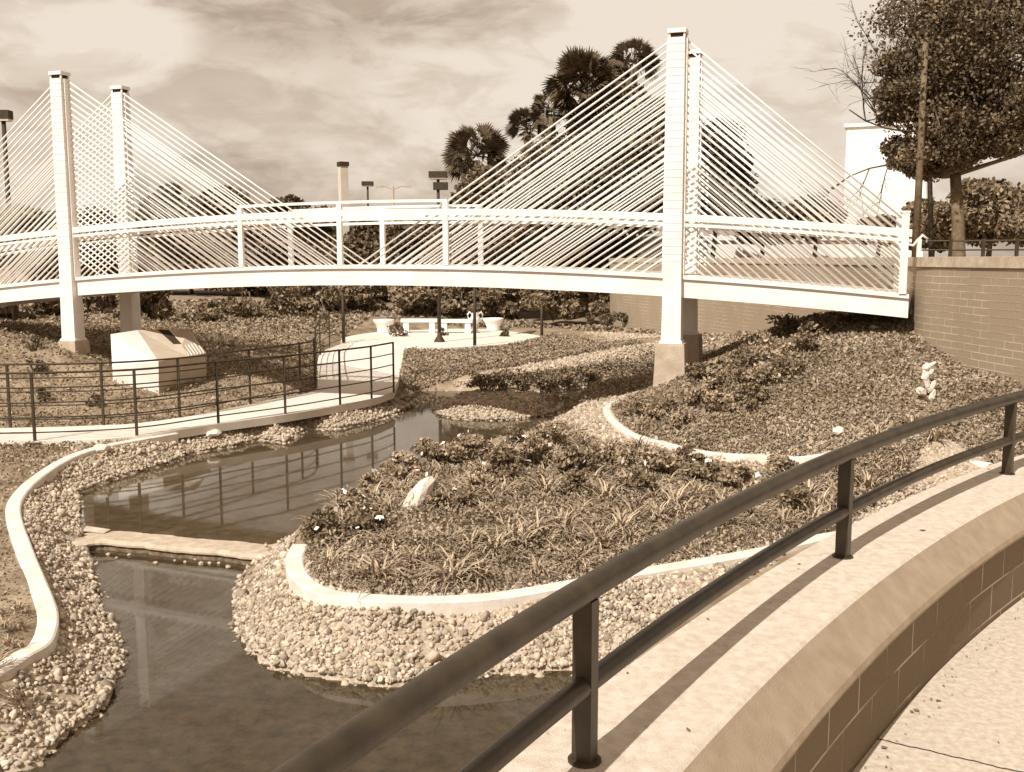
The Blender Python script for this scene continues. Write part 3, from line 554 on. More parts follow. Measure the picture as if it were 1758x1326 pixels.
fans = [(6.165, -1, .64, .19), (6.165, 1, .852, .19), (-6.165, 1, .63, .19), (-6.165, -1, .76, .19), (6.165, -1, .64, 1.86), (6.165, 1, .852, 1.86), (-6.165, 1, .63, 1.86), (-6.165, -1, .76, 1.86)]
for t, sg, sl, nn in fans:
    for k in range(29):
        z = 6.82 - k * .125
        if z < dk(t) + .06: continue
        if count < 100:
            mb = MB(); cable(mb, t, sg, z, sl, nn); mb.build('stay_cable', M['white2'], br, True); count += 1
        else: cable(rest, t, sg, z, sl, nn)
o = rest.build('stay_cable', M['white2'], br, True); o['kind'] = 'stuff'
# ---------------------------------------------------------------- paths
tag(fill('garden_path', ring_, PH, M['path'], .14), kind='structure')
tag(fill('plaza', [tuple(p[:2]) for p in pz[:-1]], .51, M['path'], .14), kind='structure')
# path railings
def railing(name, px, label, extra=None):
    P = [U(x, y, PH) for x, y in px]; t = thing(name, P[0], label, 'railing', None); P = np.array(P)
    sm = smoothline(P, 6)
    for k, h in enumerate((1.07, .835, .60, .365, .13)):
        mb = MB(); mb.tube(sm + [0, 0, h], .019 if k == 0 else .012, 6); mb.build('top_rail' if k == 0 else 'rail', M['darkthin'], t, True)
    for p in P:
        mb = MB(); mb.box(p + [0, 0, .53], .038, .038, 1.07); mb.build('post', M['darkthin'], t)
    return t, P
t_, Pn = railing('path_railing', [(-90, 758), (60, 757), (235, 748), (375, 727), (490, 711), (584, 695), (638, 684.5), (676, 674)], 'dark five-bar metal railing along the near edge of the path')
mb = MB(); mb.box(Pn[1] + [0.03, -.12, -.09], .2, .16, .14); mb.build('footing', M['slot'], t_)
railing('path_railing', [(-120, 735), (18, 734), (178, 730), (309, 717), (430, 694), (516, 677), (541, 665), (543, 640), (550, 610), (566, 597), (592, 588)], 'dark five-bar metal railing along the far edge of the path bending back under the bridge')
# ---------------------------------------------------------------- monument block
mo = thing('sloped_monument', AT(272, 663, 19.6), 'white faceted sloping stone block monument beside the path railing', 'monument')
v = {'A': AT(190, 574, 20.6), 'B': AT(236, 567, 21.2), 'B2': AT(270, 566, 21.4), 'B3': AT(288, 565, 21.5), 'G': AT(325, 564, 21.6), 'E': AT(193, 630, 20.0), 'D': AT(272, 621, 19.6), 'D2': AT(322, 613, 20.5), 'D3': AT(354, 607, 21.2),
     'e': AT(193, 640, 20.05), 'd': AT(272, 666, 19.65), 'c': AT(354, 650, 21.2), 'g': AT(330, 640, 21.8)}
d_ = v['d'].copy(); d_[2] -= .25; e_ = v['e'].copy(); e_[2] -= .3; c_ = v['c'].copy(); c_[2] -= .3; g_ = v['g'].copy(); g_[2] = .5; a0_ = v['A'].copy(); a0_[2] = .6
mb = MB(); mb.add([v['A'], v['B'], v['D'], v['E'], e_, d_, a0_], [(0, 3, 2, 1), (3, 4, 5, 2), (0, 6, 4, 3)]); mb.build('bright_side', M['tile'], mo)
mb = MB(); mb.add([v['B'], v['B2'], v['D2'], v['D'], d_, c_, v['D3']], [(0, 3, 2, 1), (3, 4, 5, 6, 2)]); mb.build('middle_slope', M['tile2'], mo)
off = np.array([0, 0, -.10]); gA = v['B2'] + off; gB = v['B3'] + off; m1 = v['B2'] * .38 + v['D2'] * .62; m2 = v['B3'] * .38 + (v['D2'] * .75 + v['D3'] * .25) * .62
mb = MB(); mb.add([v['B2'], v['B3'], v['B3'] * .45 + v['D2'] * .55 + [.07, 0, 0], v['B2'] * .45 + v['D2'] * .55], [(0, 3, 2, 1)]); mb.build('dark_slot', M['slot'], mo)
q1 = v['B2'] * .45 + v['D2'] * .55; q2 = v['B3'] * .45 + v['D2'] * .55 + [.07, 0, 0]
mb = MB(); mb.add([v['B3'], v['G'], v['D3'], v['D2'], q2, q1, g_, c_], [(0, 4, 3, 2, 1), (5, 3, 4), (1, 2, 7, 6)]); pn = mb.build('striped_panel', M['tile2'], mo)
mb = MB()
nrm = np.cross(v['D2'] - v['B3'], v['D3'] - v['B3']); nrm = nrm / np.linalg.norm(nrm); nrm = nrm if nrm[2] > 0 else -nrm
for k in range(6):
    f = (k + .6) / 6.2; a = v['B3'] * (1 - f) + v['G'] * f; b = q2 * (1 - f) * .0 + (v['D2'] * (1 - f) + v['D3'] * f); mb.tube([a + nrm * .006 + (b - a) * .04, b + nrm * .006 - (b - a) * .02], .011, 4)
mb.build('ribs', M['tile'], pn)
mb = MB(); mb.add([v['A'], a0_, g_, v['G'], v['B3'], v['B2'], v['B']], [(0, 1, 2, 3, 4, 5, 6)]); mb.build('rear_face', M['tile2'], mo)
# ---------------------------------------------------------------- plaza furniture
def bench(px, py, w_px, label):
    p = U(px, py, .52); z = p[1]; W_ = w_px / F * z; t = thing('stone_bench', p, label, 'bench')
    mb = MB(); mb.box(p + [0, 0, .46], W_, .42, .12); mb.build('seat', M['white'], t)
    for s in (-1, 1): mb = MB(); mb.add([p + np.array([s * W_ * .36 + i * .10 * (1 if k else 1.1), j * .17, k * .4]) for k in (0, 1) for j in (-1, 1) for i in (-1, 1)], [(0, 2, 3, 1), (4, 5, 7, 6), (0, 1, 5, 4), (2, 6, 7, 3), (0, 4, 6, 2), (1, 3, 7, 5)]); mb.build('leg', M['white'], t)
bench(720, 571, 62, 'white stone bench left of the dark lamp post on the plaza'); bench(783, 572, 56, 'white stone bench right of the dark lamp post on the plaza')
def planter(px, py, w_px, label):
    p = U(px, py, .52); w_ = w_px / F * p[1]; t = thing('flared_planter', p, label, 'planter'); mb = MB()
    prof = [(.30, 0), (.33, .05), (.31, .12), (.42, .32), (.5, .42), (.5, .5), (.44, .5), (.40, .42)]; k = 18
    V = [p + [w_ * r_ * math.cos(a), w_ * r_ * math.sin(a), z * .95] for r_, z in prof for a in np.arange(k) * 2 * math.pi / k]
    mb.add(V, [(i * k + j, i * k + (j + 1) % k, (i + 1) * k + (j + 1) % k, (i + 1) * k + j) for i in range(len(prof) - 1) for j in range(k)]); mb.build('bowl', M['white'], t, True)
    mb = MB(); mb.add([p + [w_ * .42 * math.cos(a), w_ * .42 * math.sin(a), .42] for a in np.arange(k) * 2 * math.pi / k], [tuple(range(k))]); mb.build('soil', M['soil'], t)
planter(659, 570, 36, 'pale flared planter bowl at the left end of the benches'); planter(847, 567, 36, 'pale flared planter bowl at the right end of the benches')
p = U(816, 571, .52); t = thing('stone_urn', p, 'small white two-handled stone urn beside the thin dark post', 'urn'); mb = MB(); k = 14
prof = [(.16, 0), (.14, .06), (.06, .16), (.07, .3), (.17, .42), (.2, .55), (.14, .66), (.18, .74)]
mb.add([p + [r_ * math.cos(a), r_ * math.sin(a), z] for r_, z in prof for a in np.arange(k) * 2 * math.pi / k], [(i * k + j, i * k + (j + 1) % k, (i + 1) * k + (j + 1) % k, (i + 1) * k + j) for i in range(len(prof) - 1) for j in range(k)]); mb.build('vase', M['white'], t, True)
for s in (-1, 1): mb = MB(); mb.tube([p + np.array([s * r_, 0, z]) for r_, z in ((.17, .46), (.27, .55), (.29, .68), (.22, .78), (.15, .72))], .035, 6); mb.build('handle', M['white'], t, True)
# lamp posts
def lamp(px, base, top_py, dep, hw, label, double=False):
    p = AT(px, base, dep); p[0] = AT(px, top_py, dep)[0]; top = AT(px, top_py, dep)[2]; t = thing('lamp_post', p, label, 'lamp post')
    mb = MB(); mb.tube([p, [p[0], p[1], top - .1]], [.065, .05], 10); mb.build('pole', M['darkthin'], t, True)
    mb = MB(); mb.tube([p, p + [0, 0, .12], p + [0, 0, .3], p + [0, 0, .42]], [.2, .19, .08, .07], 12); mb.build('base', M['darkthin'], t, True)
    mb = MB(); mb.box([p[0], p[1], top - .1], hw, hw * .7, .2); hd = mb.build('lamp_head', M['darkthin'], t)
    mb = MB(); mb.box([p[0], p[1], top - .225], hw * .92, hw * .6, .05); mb.build('lens', M['lens'], hd)
    if double: mb = MB(); mb.box([p[0] + .08, p[1] + .03, top - .47], hw * .8, hw * .5, .24); mb.build('junction_box', M['darkthin'], t)
lamp(752, 592, 295, 34.5, .6, 'dark lamp post with flat box head rising from the plaza edge', True)
lamp(631, 545, 312, 52, .56, 'small distant lamp post with box head right of the pale column')
lamp(5, 600, 190, 25, .36, 'dark lamp post with flat box head cut by the left picture edge')
for x, y, tp, lab in ((815, 594, 490, 'thin dark post standing in front of the white urn'), (930, 580, 515, 'thin dark post at the right tip of the plaza'), (590, 589, 500, 'thin dark post at the left end of the plaza')):
    p = U(x, y, .5); t = thing('garden_post', p, lab, 'post'); hh = AT(x, tp, p[1])[2] - .5; mb = MB(); mb.tube([p, p + [0, 0, hh]], [.055, .045], 8); mb.build('shaft', M['darkthin'], t, True)
    mb = MB(); mb.tube([p + [0, 0, hh], p + [0, 0, hh + .05], p + [0, 0, hh + .1]], [.07, .06, .01], 8); mb.build('finial', M['darkthin'], t, True)
# distant street light, column
p = AT(677, 460, 95); top = AT(677, 320, 95)[2]; t = thing('street_light', p, 'faint far street light with two arms against the sky', 'street light'); mb = MB(); mb.tube([p, [p[0], p[1], top]], .1, 6); mb.build('pole', M['tree2'] and M['ped'], t)
for s in (-1, 1): mb = MB(); mb.tube([[p[0], p[1], top - .3], [p[0] + s * .7, p[1], top], [p[0] + s * 1.1, p[1], top]], .05, 6); a = mb.build('arm', M['ped'], t); mb = MB(); mb.box([p[0] + s * 1.3, p[1], top - .02], .6, .3, .14); mb.build('lamp_head', M['ped'], a)
p = AT(594, 545, 60); p[2] = 1.5; top = AT(594, 282, 60)[2]; t = thing('square_column', p, 'tall square pale column with dark cap rising behind the middle of the bridge', 'column')
cx = np.array([math.cos(.5), math.sin(.5), 0]); cy = np.array([-math.sin(.5), math.cos(.5), 0])
mb = MB(); mb.box([p[0], p[1], (top + p[2]) / 2], .46, .46, top - p[2] - .25, cx, cy); mb.build('shaft', M['bldg'], t)
mb = MB(); mb.box([p[0], p[1], top], .56, .56, .24, cx, cy); mb.build('cap', M['darkthin'], t)
# utility pole on the right
p = AT(1571, 450, 23); p[2] = 3.2; t = thing('utility_pole', p, 'tall slim dark pole rising into the oak crown', 'pole'); mb = MB(); mb.tube([p, [p[0], p[1], AT(1571, 60, 23)[2]]], [.085, .06], 10); mb.build('shaft', M['bark'], t, True)
mb = MB(); mb.box([p[0], p[1], AT(1571, 60, 23)[2] + .05], .3, .2, .12); mb.build('lamp_head', M['darkthin'], t)
# terrace fence
fa, fb = AT(1576, 440, 18.5), AT(1990, 440, 17); fa[2] = fb[2] = 3.2; t = thing('terrace_fence', fa, 'low dark rail fence on top of the retaining wall', 'fence')
for h in (.42, .26): mb = MB(); mb.tube([fa + [0, 0, h], fb + [0, 0, h]], .016, 6); mb.build('rail', M['darkthin'], t)
for k in range(8): q = fa + (fb - fa) * k / 7; mb = MB(); mb.box(q + [0, 0, .23], .05, .05, .46); mb.build('post', M['darkthin'], t)
q = AT(1577, 440, 17.6); q[2] = 3.2; t = thing('gate_post', q, 'short white post with scroll bracket at the bridge landing', 'post'); mb = MB(); mb.box(q + [0, 0, .22], .06, .06, .44); mb.build('shaft', M['white'], t)
mb = MB(); mb.tube([q + [-.25, 0, .36], q + [-.1, 0, .33], q + [-.03, 0, .42], q + [.05, 0, .5], q + [.14, 0, .44], q + [.12, 0, .38]], .022, 6); mb.build('scroll', M['white'], t, True)
# ---------------------------------------------------------------- buildings
def house(name, l, r_, topy, dep, depth, label, m, base=1.5, wins=0, floors=1):
    p0, p1 = AT(l, topy, dep), AT(r_, topy, dep); c = (p0 + p1) / 2; t = thing(name, (c[0], c[1] + depth / 2, base), label, 'building'); H = p0[2] - base; W_ = p1[0] - p0[0]
    fy = np.array([c[0] * 1.12 if W_ < 6 else 0, c[1], 0]); fy /= np.linalg.norm(fy); fx = np.array([fy[1], -fy[0], 0]); cc = np.array([c[0], c[1], 0]) + fy * depth / 2
    mb = MB(); mb.box(cc + [0, 0, base + H / 2], W_, depth, H, fx, fy); mb.build('walls', m, t)
    mb = MB(); mb.box(cc + [0, 0, base + H + .1], W_ + .3, depth + .3, .2, fx, fy); mb.build('roof_edge', m, t)
    for f in range(floors):
        for k in range(wins):
            x = p0[0] + W_ * (k + .5) / wins; z = base + H * (f + .6) / floors; mb = MB(); mb.box([x, c[1], z], W_ / wins * .45, .06, H / floors * .36); mb.build('window', M['glass'], t)
    return t
house('office_tower', 1457, 1590, 216, 62, 8, 'tall blank white building left of the oak behind bare twigs', M['white'], 3.2)
house('apartment_block', 880, 1060, 275, 75, 10, 'pale building glimpsed through the trees and left stay cables', M['bldg2'], 2, 5, 5)
house('long_low_building', 944, 1546, 413, 50, 6, 'long low white building seen between bridge deck and handrail', M['white'], 3.2)
house('low_shed', 300, 470, 520, 75, 5, 'low pale shed roof far behind the left shrubs', M['bldg2'], 1.5)
# ---------------------------------------------------------------- foliage
def leaf_quads(P, size, flat=.0):
    n = len(P); Rm = rot_rand(n); s = size * rng.uniform(.6, 1.3, n)
    a = Rm[:, :, 0] * s[:, None] * .5; b = Rm[:, :, 1] * s[:, None] * .32
    if flat: 
        a[:, 2] *= (1 - flat); b[:, 2] *= (1 - flat)
    return np.stack([P - a, P - b, P + a, P + b], 1).reshape(-1, 3)
def crown(center, rad, nclump, nleaf, size, m, parent, name='crown', low=-.6):
    center = np.array(center, float); rad = np.array(rad, float); cl_ = rng.normal(size=(nclump * 3, 3)); cl_ /= np.linalg.norm(cl_, axis=1)[:, None]; cl_ = cl_[cl_[:, 2] > low][:nclump]
    rr_ = rng.uniform(.35, 1.0, (len(cl_), 1)) ** .6 * rng.uniform(.8, 1.04, (len(cl_), 1)); cp = center + cl_ * rr_ * rad * .86
    cr = rad.mean() * rng.uniform(.2, .42, len(cl_)); k = rng.integers(0, len(cl_), nleaf); dv = rng.normal(size=(nleaf, 3)); dv /= np.linalg.norm(dv, axis=1)[:, None]
    P = cp[k] + dv * (cr[k] * rng.uniform(.2, 1, nleaf) ** .5)[:, None] * np.array([1.15, 1.15, .7])
    return arr_mesh(name, leaf_quads(P, size), 4, m, parent), cp
def tree(px, top, dep, base, wpx, hpx, label, m='tree', name='leafy_tree', nleaf=5000, size=None, group=None, clumps=40, trunk=.12):
    cz = AT(px, top + hpx / 2, dep); t = thing(name, (cz[0], cz[1], base), label, 'tree', group); rx = wpx / 2 / F * dep; rz = hpx / 2 / F * dep
    _, cp = crown(cz, (rx, rx * .8, rz), clumps, int(nleaf * 2.6), size or dep * .0055, M[m], t)
    mb = MB(); z1 = cz[2] - rz * .2; wob = rng.uniform(-.08, .08, 2) * rx
    mb.tube([[cz[0], cz[1], base - .1], [cz[0] + wob[0], cz[1], (base + z1) / 2], [cz[0] + wob[1], cz[1], z1]], [trunk, trunk * .75, trunk * .5], 8)
    for q in cp[:7]: s_ = np.array([cz[0] + wob[0] * .6, cz[1], z1 - rz * .35]); mb.tube([s_, (s_ + q) / 2 + [0, 0, -.05 * rz], q], [trunk * .45, trunk * .25, trunk * .1], 5)
    mb.build('trunk', M['bark'], t, True); return t
def palm(px, py, dep, base, r_, label, nfr=34):
    nfr = int(nfr * 2.2)
    c = AT(px, py, dep); t = thing('cabbage_palm', (c[0], c[1], base), label, 'palm tree', 'palms behind the stay cables'); mb = MB(); mb.tube([[c[0], c[1], base - .1], [c[0] + .1, c[1], (base + c[2]) / 2], c - [0, 0, .2]], [.2, .16, .17], 10); mb.build('trunk', M['bark'], t, True)
    T3 = []; stalk = MB()
    for k in range(nfr):
        z = rng.uniform(-.55, 1); a = rng.uniform(0, 2 * math.pi); h = math.sqrt(1 - z * z); dv = np.array([h * math.cos(a), h * math.sin(a), z]); L_ = r_ * rng.uniform(.5, .62); q = c + dv * L_; stalk.tube([c, c + dv * L_ * .6 + [0, 0, .03], q], .014, 4, False)
        s_ = np.cross(dv, rng.normal(size=3)); s_ /= np.linalg.norm(s_) + 1e-6; up = np.cross(s_, dv)
        for j in np.linspace(-1.25, 1.25, 15):
            ld = dv * math.cos(j) + s_ * math.sin(j); ln = r_ * rng.uniform(.42, .56) * (1 - .18 * abs(j)); tip = q + ld * ln + [0, 0, -ln * .12]; w_ = np.cross(ld, up) * .034 * r_; mid = q + ld * ln * .5 + up * .02
            T3 += [q - w_ * .3, mid - w_, tip, mid + w_]
    stalk.build('frond_stalks', M['palm'], t); arr_mesh('fronds', np.array(T3), 4, M['palm'], t)
palm(1000, 150, 46, 1.6, 1.75, 'tallest cabbage palm with shaggy head above the left-hand cables of the right pylon', 46)
palm(818, 268, 46, 1.6, 1.55, 'rounded cabbage palm left of the other palms beside the box lamp'); palm(905, 222, 48, 1.6, 1.1, 'smaller palm head between the rounded and the tallest palm', 26)
palm(948, 190, 49, 1.6, 1.1, 'small palm head just left of the tallest palm', 24); palm(1088, 108, 47, 1.6, 1.2, 'palm top peeping over the cables close to the right pylon', 26)
tree(840, 275, 44, 1.4, 170, 210, 'dark broad tree below the rounded palm', nleaf=6000, clumps=60)
tree(960, 215, 43, 1.4, 200, 260, 'dark broad tree below the tallest palm behind the cables', nleaf=9000, clumps=80)
tree(1100, 165, 44, 1.4, 190, 300, 'tall dark tree directly left of the right pylon', nleaf=10000, clumps=90)
tree(1065, 125, 47, 1.4, 170, 210, 'dark tree crown rising between the palms and the right pylon', nleaf=8000, clumps=80)
tree(1225, 195, 45, 3.2, 140, 260, 'dark tree directly right of the right pylon behind the backstays', nleaf=7000, clumps=60)
tree(1310, 345, 47, 3.2, 120, 90, 'low dark tree under the backstays left of the blank white building', nleaf=3000)
tree(1400, 335, 47, 3.2, 110, 90, 'rounded low tree touching the left side of the blank white building', nleaf=3000)
tree(1510, 368, 46, 3.2, 120, 70, 'low tree at the foot of the blank white building', nleaf=3000)
tree(385, 288, 62, 1.8, 140, 190, 'broad tree behind the left pylon cables', 'tree2', nleaf=5000, clumps=50)
tree(290, 310, 64, 1.8, 120, 170, 'mid-tone tree behind the far left pylon leg', 'tree2', nleaf=4000)
tree(492, 322, 70, 1.8, 90, 160, 'small rounded tree on the skyline right of the left cables', 'tree', nleaf=3500)
tree(560, 350, 75, 1.8, 120, 120, 'low skyline tree left of the pale square column', 'tree', nleaf=3500)
tree(665, 362, 70, 1.8, 150, 110, 'low skyline tree right of the pale square column', 'tree', nleaf=4000)
tree(745, 350, 66, 1.8, 110, 130, 'low skyline tree under the box lamp', 'tree', nleaf=4000)
tree(50, 330, 55, 1.8, 170, 170, 'mid-tone tree behind the leftmost cables', 'tree2', nleaf=5000)
tree(180, 350, 58, 1.8, 150, 140, 'mid-tone tree between the two left pylon legs', 'tree2', nleaf=4000)
for i, (x, tp, dp, wd, lab) in enumerate(((120, 372, 52, 200, 'low dark tree mass between the left pylon legs at rail height'), (330, 372, 54, 220, 'low dark tree left of the bridge middle behind the rail'), (440, 380, 53, 190, 'low dark tree behind the first middle rail post'), (610, 388, 52, 220, 'low dark tree seen through the middle of the bridge'), (720, 380, 54, 190, 'low dark tree right of the bridge middle behind the rail'), (850, 372, 50, 200, 'low dark tree under the rounded palm'), (1010, 380, 48, 190, 'low dark tree above the left end of the long white building'))):
    tree(x, tp, dp, 1.4, wd, 150, lab, nleaf=5500, clumps=55)
# oak
tr = AT(1645, 440, 24); t = thing('live_oak', (tr[0], tr[1], 3.2), 'large dark oak filling the upper right corner', 'tree'); oc = AT(1765, 80, 24)
_, cp = crown(oc, (3.5, 3.0, 3.1), 105, 76000, .09, M['tree'], t, low=-.75)
P2_, cp2 = crown(AT(1560, 150, 24), (1.0, 1.2, .95), 26, 10000, .085, M['tree'], t, 'low_limb_foliage', -1)
P2_, cp3 = crown(AT(1610, 265, 24), (1.2, 1.3, .75), 30, 14000, .085, M['tree'], t, 'low_limb_foliage', -1)
P2_, cp4 = crown(AT(1720, 225, 24), (1.6, 1.4, .7), 34, 20000, .085, M['tree'], t, 'low_limb_foliage', -1)
P2_, cp5 = crown(AT(1850, 235, 24), (1.5, 1.4, .8), 30, 16000, .085, M['tree'], t, 'low_limb_foliage', -1)
mb = MB(); base = np.array([tr[0], tr[1], 3.1]); fork = AT(1640, 300, 24); mb.tube([base, base + [0, 0, .3], (base + fork) / 2 + [.04, 0, 0], fork], [.2, .16, .14, .12], 12)
for q in list(cp[::5]) + list(cp2[::4]) + list(cp3[::3]): mid = fork * .45 + q * .55 + [0, 0, -.15]; mb.tube([fork, fork * .75 + q * .25 + rng.uniform(-.1, .1, 3), mid, q], [.07, .05, .03, .012], 6)
mb.build('trunk', M['bark'], t, True)
tree(1700, 300, 38, 3.2, 190, 150, 'pale bushy tree below the oak at the right edge', 'tree2', nleaf=6500, clumps=60); tree(1600, 335, 40, 3.2, 110, 120, 'pale bush tree behind the slim dark pole', 'tree2', nleaf=4000)
tree(1790, 330, 34, 3.2, 150, 120, 'mid-tone bush tree right of the oak trunk at the picture edge', 'tree2', nleaf=4500)
# bare tree
t0_ = AT(1600, 440, 29); t0_[2] = 3.2; t = thing('bare_tree', t0_, 'bare twiggy tree reaching left in front of the blank white building', 'tree'); mb = MB()
def branch(p, dv, ln, r_, lv):
    pts = [p]; d0 = dv / np.linalg.norm(dv)
    for k in range(4): d0 = d0 + rng.normal(0, .16, 3) * [1, .6, 1]; d0 /= np.linalg.norm(d0); pts.append(pts[-1] + d0 * ln / 4)
    mb.tube(pts, np.linspace(r_, r_ * .45, 5), 5, False)
    if lv:
        for k in range(4): q = pts[rng.integers(1, 5)]; nd = d0 + rng.normal(0, .6, 3) * [1, .5, .9]; branch(q, nd, ln * rng.uniform(.5, .72), r_ * .5, lv - 1)
mb.tube([t0_, AT(1596, 300, 29), AT(1590, 240, 29)], [.09, .07, .05], 8)
for (x, y), dv in (((1593, 225), (-1, 0, .12)), ((1592, 250), (-.9, -.1, .45)), ((1592, 270), (-.9, 0, -.1)), ((1590, 235), (-.5, .1, .9))): rng = np.random.default_rng(23 + y); branch(AT(x, y, 29), np.array(dv, float), 2.3, .035, 3)
mb.build('branches', M['darkthin'], t)
# shrubs in the middle distance under the bridge
def shrub(p, r_, h, n, size, m, label, name='shrub', group=None, flowers=0):
    t = thing(name, p, label, 'shrub', group); crown(np.array(p) + [0, 0, h * .5], (r_, r_, h * .55), 12, n, size, M[m], t, 'foliage', -1)
    mb = MB()
    for k in range(5): a = rng.uniform(0, 6.28); mb.tube([np.array(p) - [0, 0, .05], np.array(p) + [r_ * .4 * math.cos(a), r_ * .4 * math.sin(a), h * .6]], .012 + h * .01, 4)
    mb.build('stems', M['bark'], t)
    if flowers: q = np.array(p) + [0, 0, h * .6] + rng.normal(size=(flowers, 3)) * [r_ * .55, r_ * .55, h * .3]; arr_mesh('flowers', leaf_quads(q, .07), 4, M['flower'], t)['kind'] = 'stuff'
    return t
mid = [(20, 505, 30, 90, 60, 'tree', 'dark shrub under the bridge at the left picture edge'), (75, 500, 33, 80, 60, 'tree', 'dark shrub just left of the near left pylon leg'), (160, 505, 36, 80, 70, 'shrub', 'loose shrub between the two left pylon legs'), (255, 505, 33, 90, 75, 'tree', 'dark shrub behind the sloping white monument'),
       (330, 535, 36, 100, 35, 'tree', 'low dark hedge right of the monument top'), (440, 495, 40, 130, 70, 'tree', 'wide dark shrub left of the plaza'), (530, 500, 44, 110, 55, 'tree', 'dark shrub behind the path bend'), (620, 498, 46, 100, 55, 'tree', 'dark shrub behind the left plaza planter'), (705, 495, 45, 100, 55, 'tree', 'dark shrub behind the left bench'),
       (790, 495, 45, 110, 55, 'tree', 'dark shrub behind the right bench'), (880, 498, 44, 100, 60, 'tree', 'dark shrub behind the right plaza planter'), (950, 505, 41, 90, 45, 'tree', 'dark tree-like shrub right of the plaza'), (1020, 500, 40, 70, 45, 'tree', 'dark shrub against the retaining wall left end')]
for x, tp, dep, wp, hp, m, lab in mid:
    cz = AT(x, tp + hp, dep); h = hp / F * dep; shrub([cz[0], cz[1], cz[2]], wp / 1.55 / F * dep, h * 1.5, 5200, .2, {'tree': 'shrub', 'shrub': 'shrub_light'}[m], lab, 'dark_shrub')
for x, y, dep, r_, lab in ((683, 560, 37, .4, 'dark round bush between the left planter and left bench'), (757, 562, 37.5, .25, 'dark bush between the two benches'), (868, 562, 37, .22, 'small dark bush right of the right planter'), (1015, 545, 36, .28, 'leftmost of three small dark bushes before the far wall'), (1043, 543, 36, .36, 'middle of three small dark bushes before the far wall'), (1070, 543, 36, .3, 'rightmost of three small dark bushes before the far wall')):
    p = AT(x, y, dep); p[2] = max(.4, float(HT(p[0], p[1])) - .05) if y > 550 else p[2] - r_; shrub(p, r_, r_ * 1.7, 500, .08, 'tree', lab, 'round_bush')
# boulders
boulder(1500, 569, 1.9, .09, 'small white rock high on the mound under the bridge end'); boulder(1440, 746, 1.0, .09, 'small white rock low on the mound above the handrail'); boulder(1590, 650, 1.55, .05, 'tiny pale stone beside the white rock figure')
boulder(365, 748, .42, .16, 'pale flat boulder on the bank below the path railing', squash=.4); boulder(335, 742, .42, .12, 'smaller pale flat boulder left of the bank boulder', squash=.4); boulder(175, 776, .42, .13, 'pale boulder sitting against the left kerb', squash=.6)
# leaning white boulder in the island bed
pb = U(697, 890, .52); pt = AT(738, 822, pb[1] + .25); V = ICO2 * (1 + rng.uniform(-.12, .12, (len(ICO2), 1))); ax = (pt - pb) / np.linalg.norm(pt - pb); sx_ = np.cross(ax, [0, 1, 0]); sx_ /= np.linalg.norm(sx_); sy_ = np.cross(ax, sx_)
ln = np.linalg.norm(pt - pb); V = (pb + pt) / 2 + V[:, :1] * sx_ * .115 + V[:, 1:2] * sy_ * .12 + V[:, 2:] * ax * ln * .55; mb = MB(); mb.add(V, IF2.tolist()); tag(mb.build('leaning_boulder', M['boulder']), 'tall white boulder leaning right among the island plants', 'rock')
# white rock figure near the wall
_sb = HIT(1596, 690); t = thing('stone_ornament', _sb, 'small slender white stone ornament standing on the mound by the brick wall', 'ornament')
mb = MB()
for x, y, a, b, tl in ((1599, 683, .035, .11, .3), (1582, 672, .05, .075, -.9), (1592, 658, .04, .10, -.4), (1600, 664, .035, .09, .6), (1589, 645, .045, .09, .2), (1596, 640, .03, .06, .7), (1591, 630, .05, .055, .3), (1599, 626, .025, .06, 1.1)):
    q = AT(x, y, _sb[1] - .02); Vq = ICO2 * (1 + rng.uniform(-.28, .28, (len(ICO2), 1))) * [a, a * .8, b]; c_1, s_1 = math.cos(tl), math.sin(tl); Vq = np.stack([Vq[:, 0] * c_1 + Vq[:, 2] * s_1, Vq[:, 1], -Vq[:, 0] * s_1 + Vq[:, 2] * c_1], -1) + q; mb.add(Vq, IF2.tolist())
mb.build('carved_body', M['boulder'], t)
# ---------------------------------------------------------------- island plants
islandP = pxpoly([(518, 918), (512, 950), (518, 982), (545, 1006), (590, 1018), (650, 1024), (750, 1025), (850, 1019), (950, 1004), (1050, 986), (1150, 970), (1250, 955), (1330, 941), (1400, 930), (1480, 890), (1600, 840), (1640, 830), (1420, 830), (1300, 820), (1150, 800), (1030, 780), (960, 745), (930, 742), (900, 764), (800, 785), (700, 834), (600, 866), (560, 889)], .45)
def strap_clump(R_, nb, wid, seed):
    g_ = np.random.default_rng(seed); V = []
    for k in range(nb):
        a = g_.uniform(0, 6.28); lean = g_.uniform(.15, 1.05); L_ = R_ * g_.uniform(.7, 1.15); w_ = wid * g_.uniform(.7, 1.2); o_ = g_.uniform(-.05, .05, 2); pts = []
        for s in np.linspace(0, 1, 5):
            ang = lean + s * s * 1.35; rr__ = 0
            pts.append(s)
        p = np.array([o_[0], o_[1], 0.]); prev = None; dirv = np.array([math.cos(a), math.sin(a), 0]); side = np.array([-math.sin(a), math.cos(a), 0]); ws = [w_ * .7, w_, w_ * .9, w_ * .6, .002]; Ls = []
        for i in range(5):
            Ls.append((p - side * ws[i] / 2, p + side * ws[i] / 2)); el = math.pi / 2 - (lean + (i / 4) ** 1.3 * 1.9); p = p + (dirv * math.cos(el) + np.array([0, 0, math.sin(el)])) * L_ / 4
        V.append(np.array([q for pr in Ls for q in pr]))
    return V
def strap_obj(seed, R_, nb, wid, parent):
    V = np.array(strap_clump(R_, nb, wid, seed)); Fc = np.array([[0, 1, 3], [0, 3, 2], [2, 3, 5], [2, 5, 4], [4, 5, 7], [4, 7, 6], [6, 7, 9], [6, 9, 8]]); return multi_mesh('leaves', V.reshape(-1, 3), Fc, 10, M['strap'], None)
protos = []
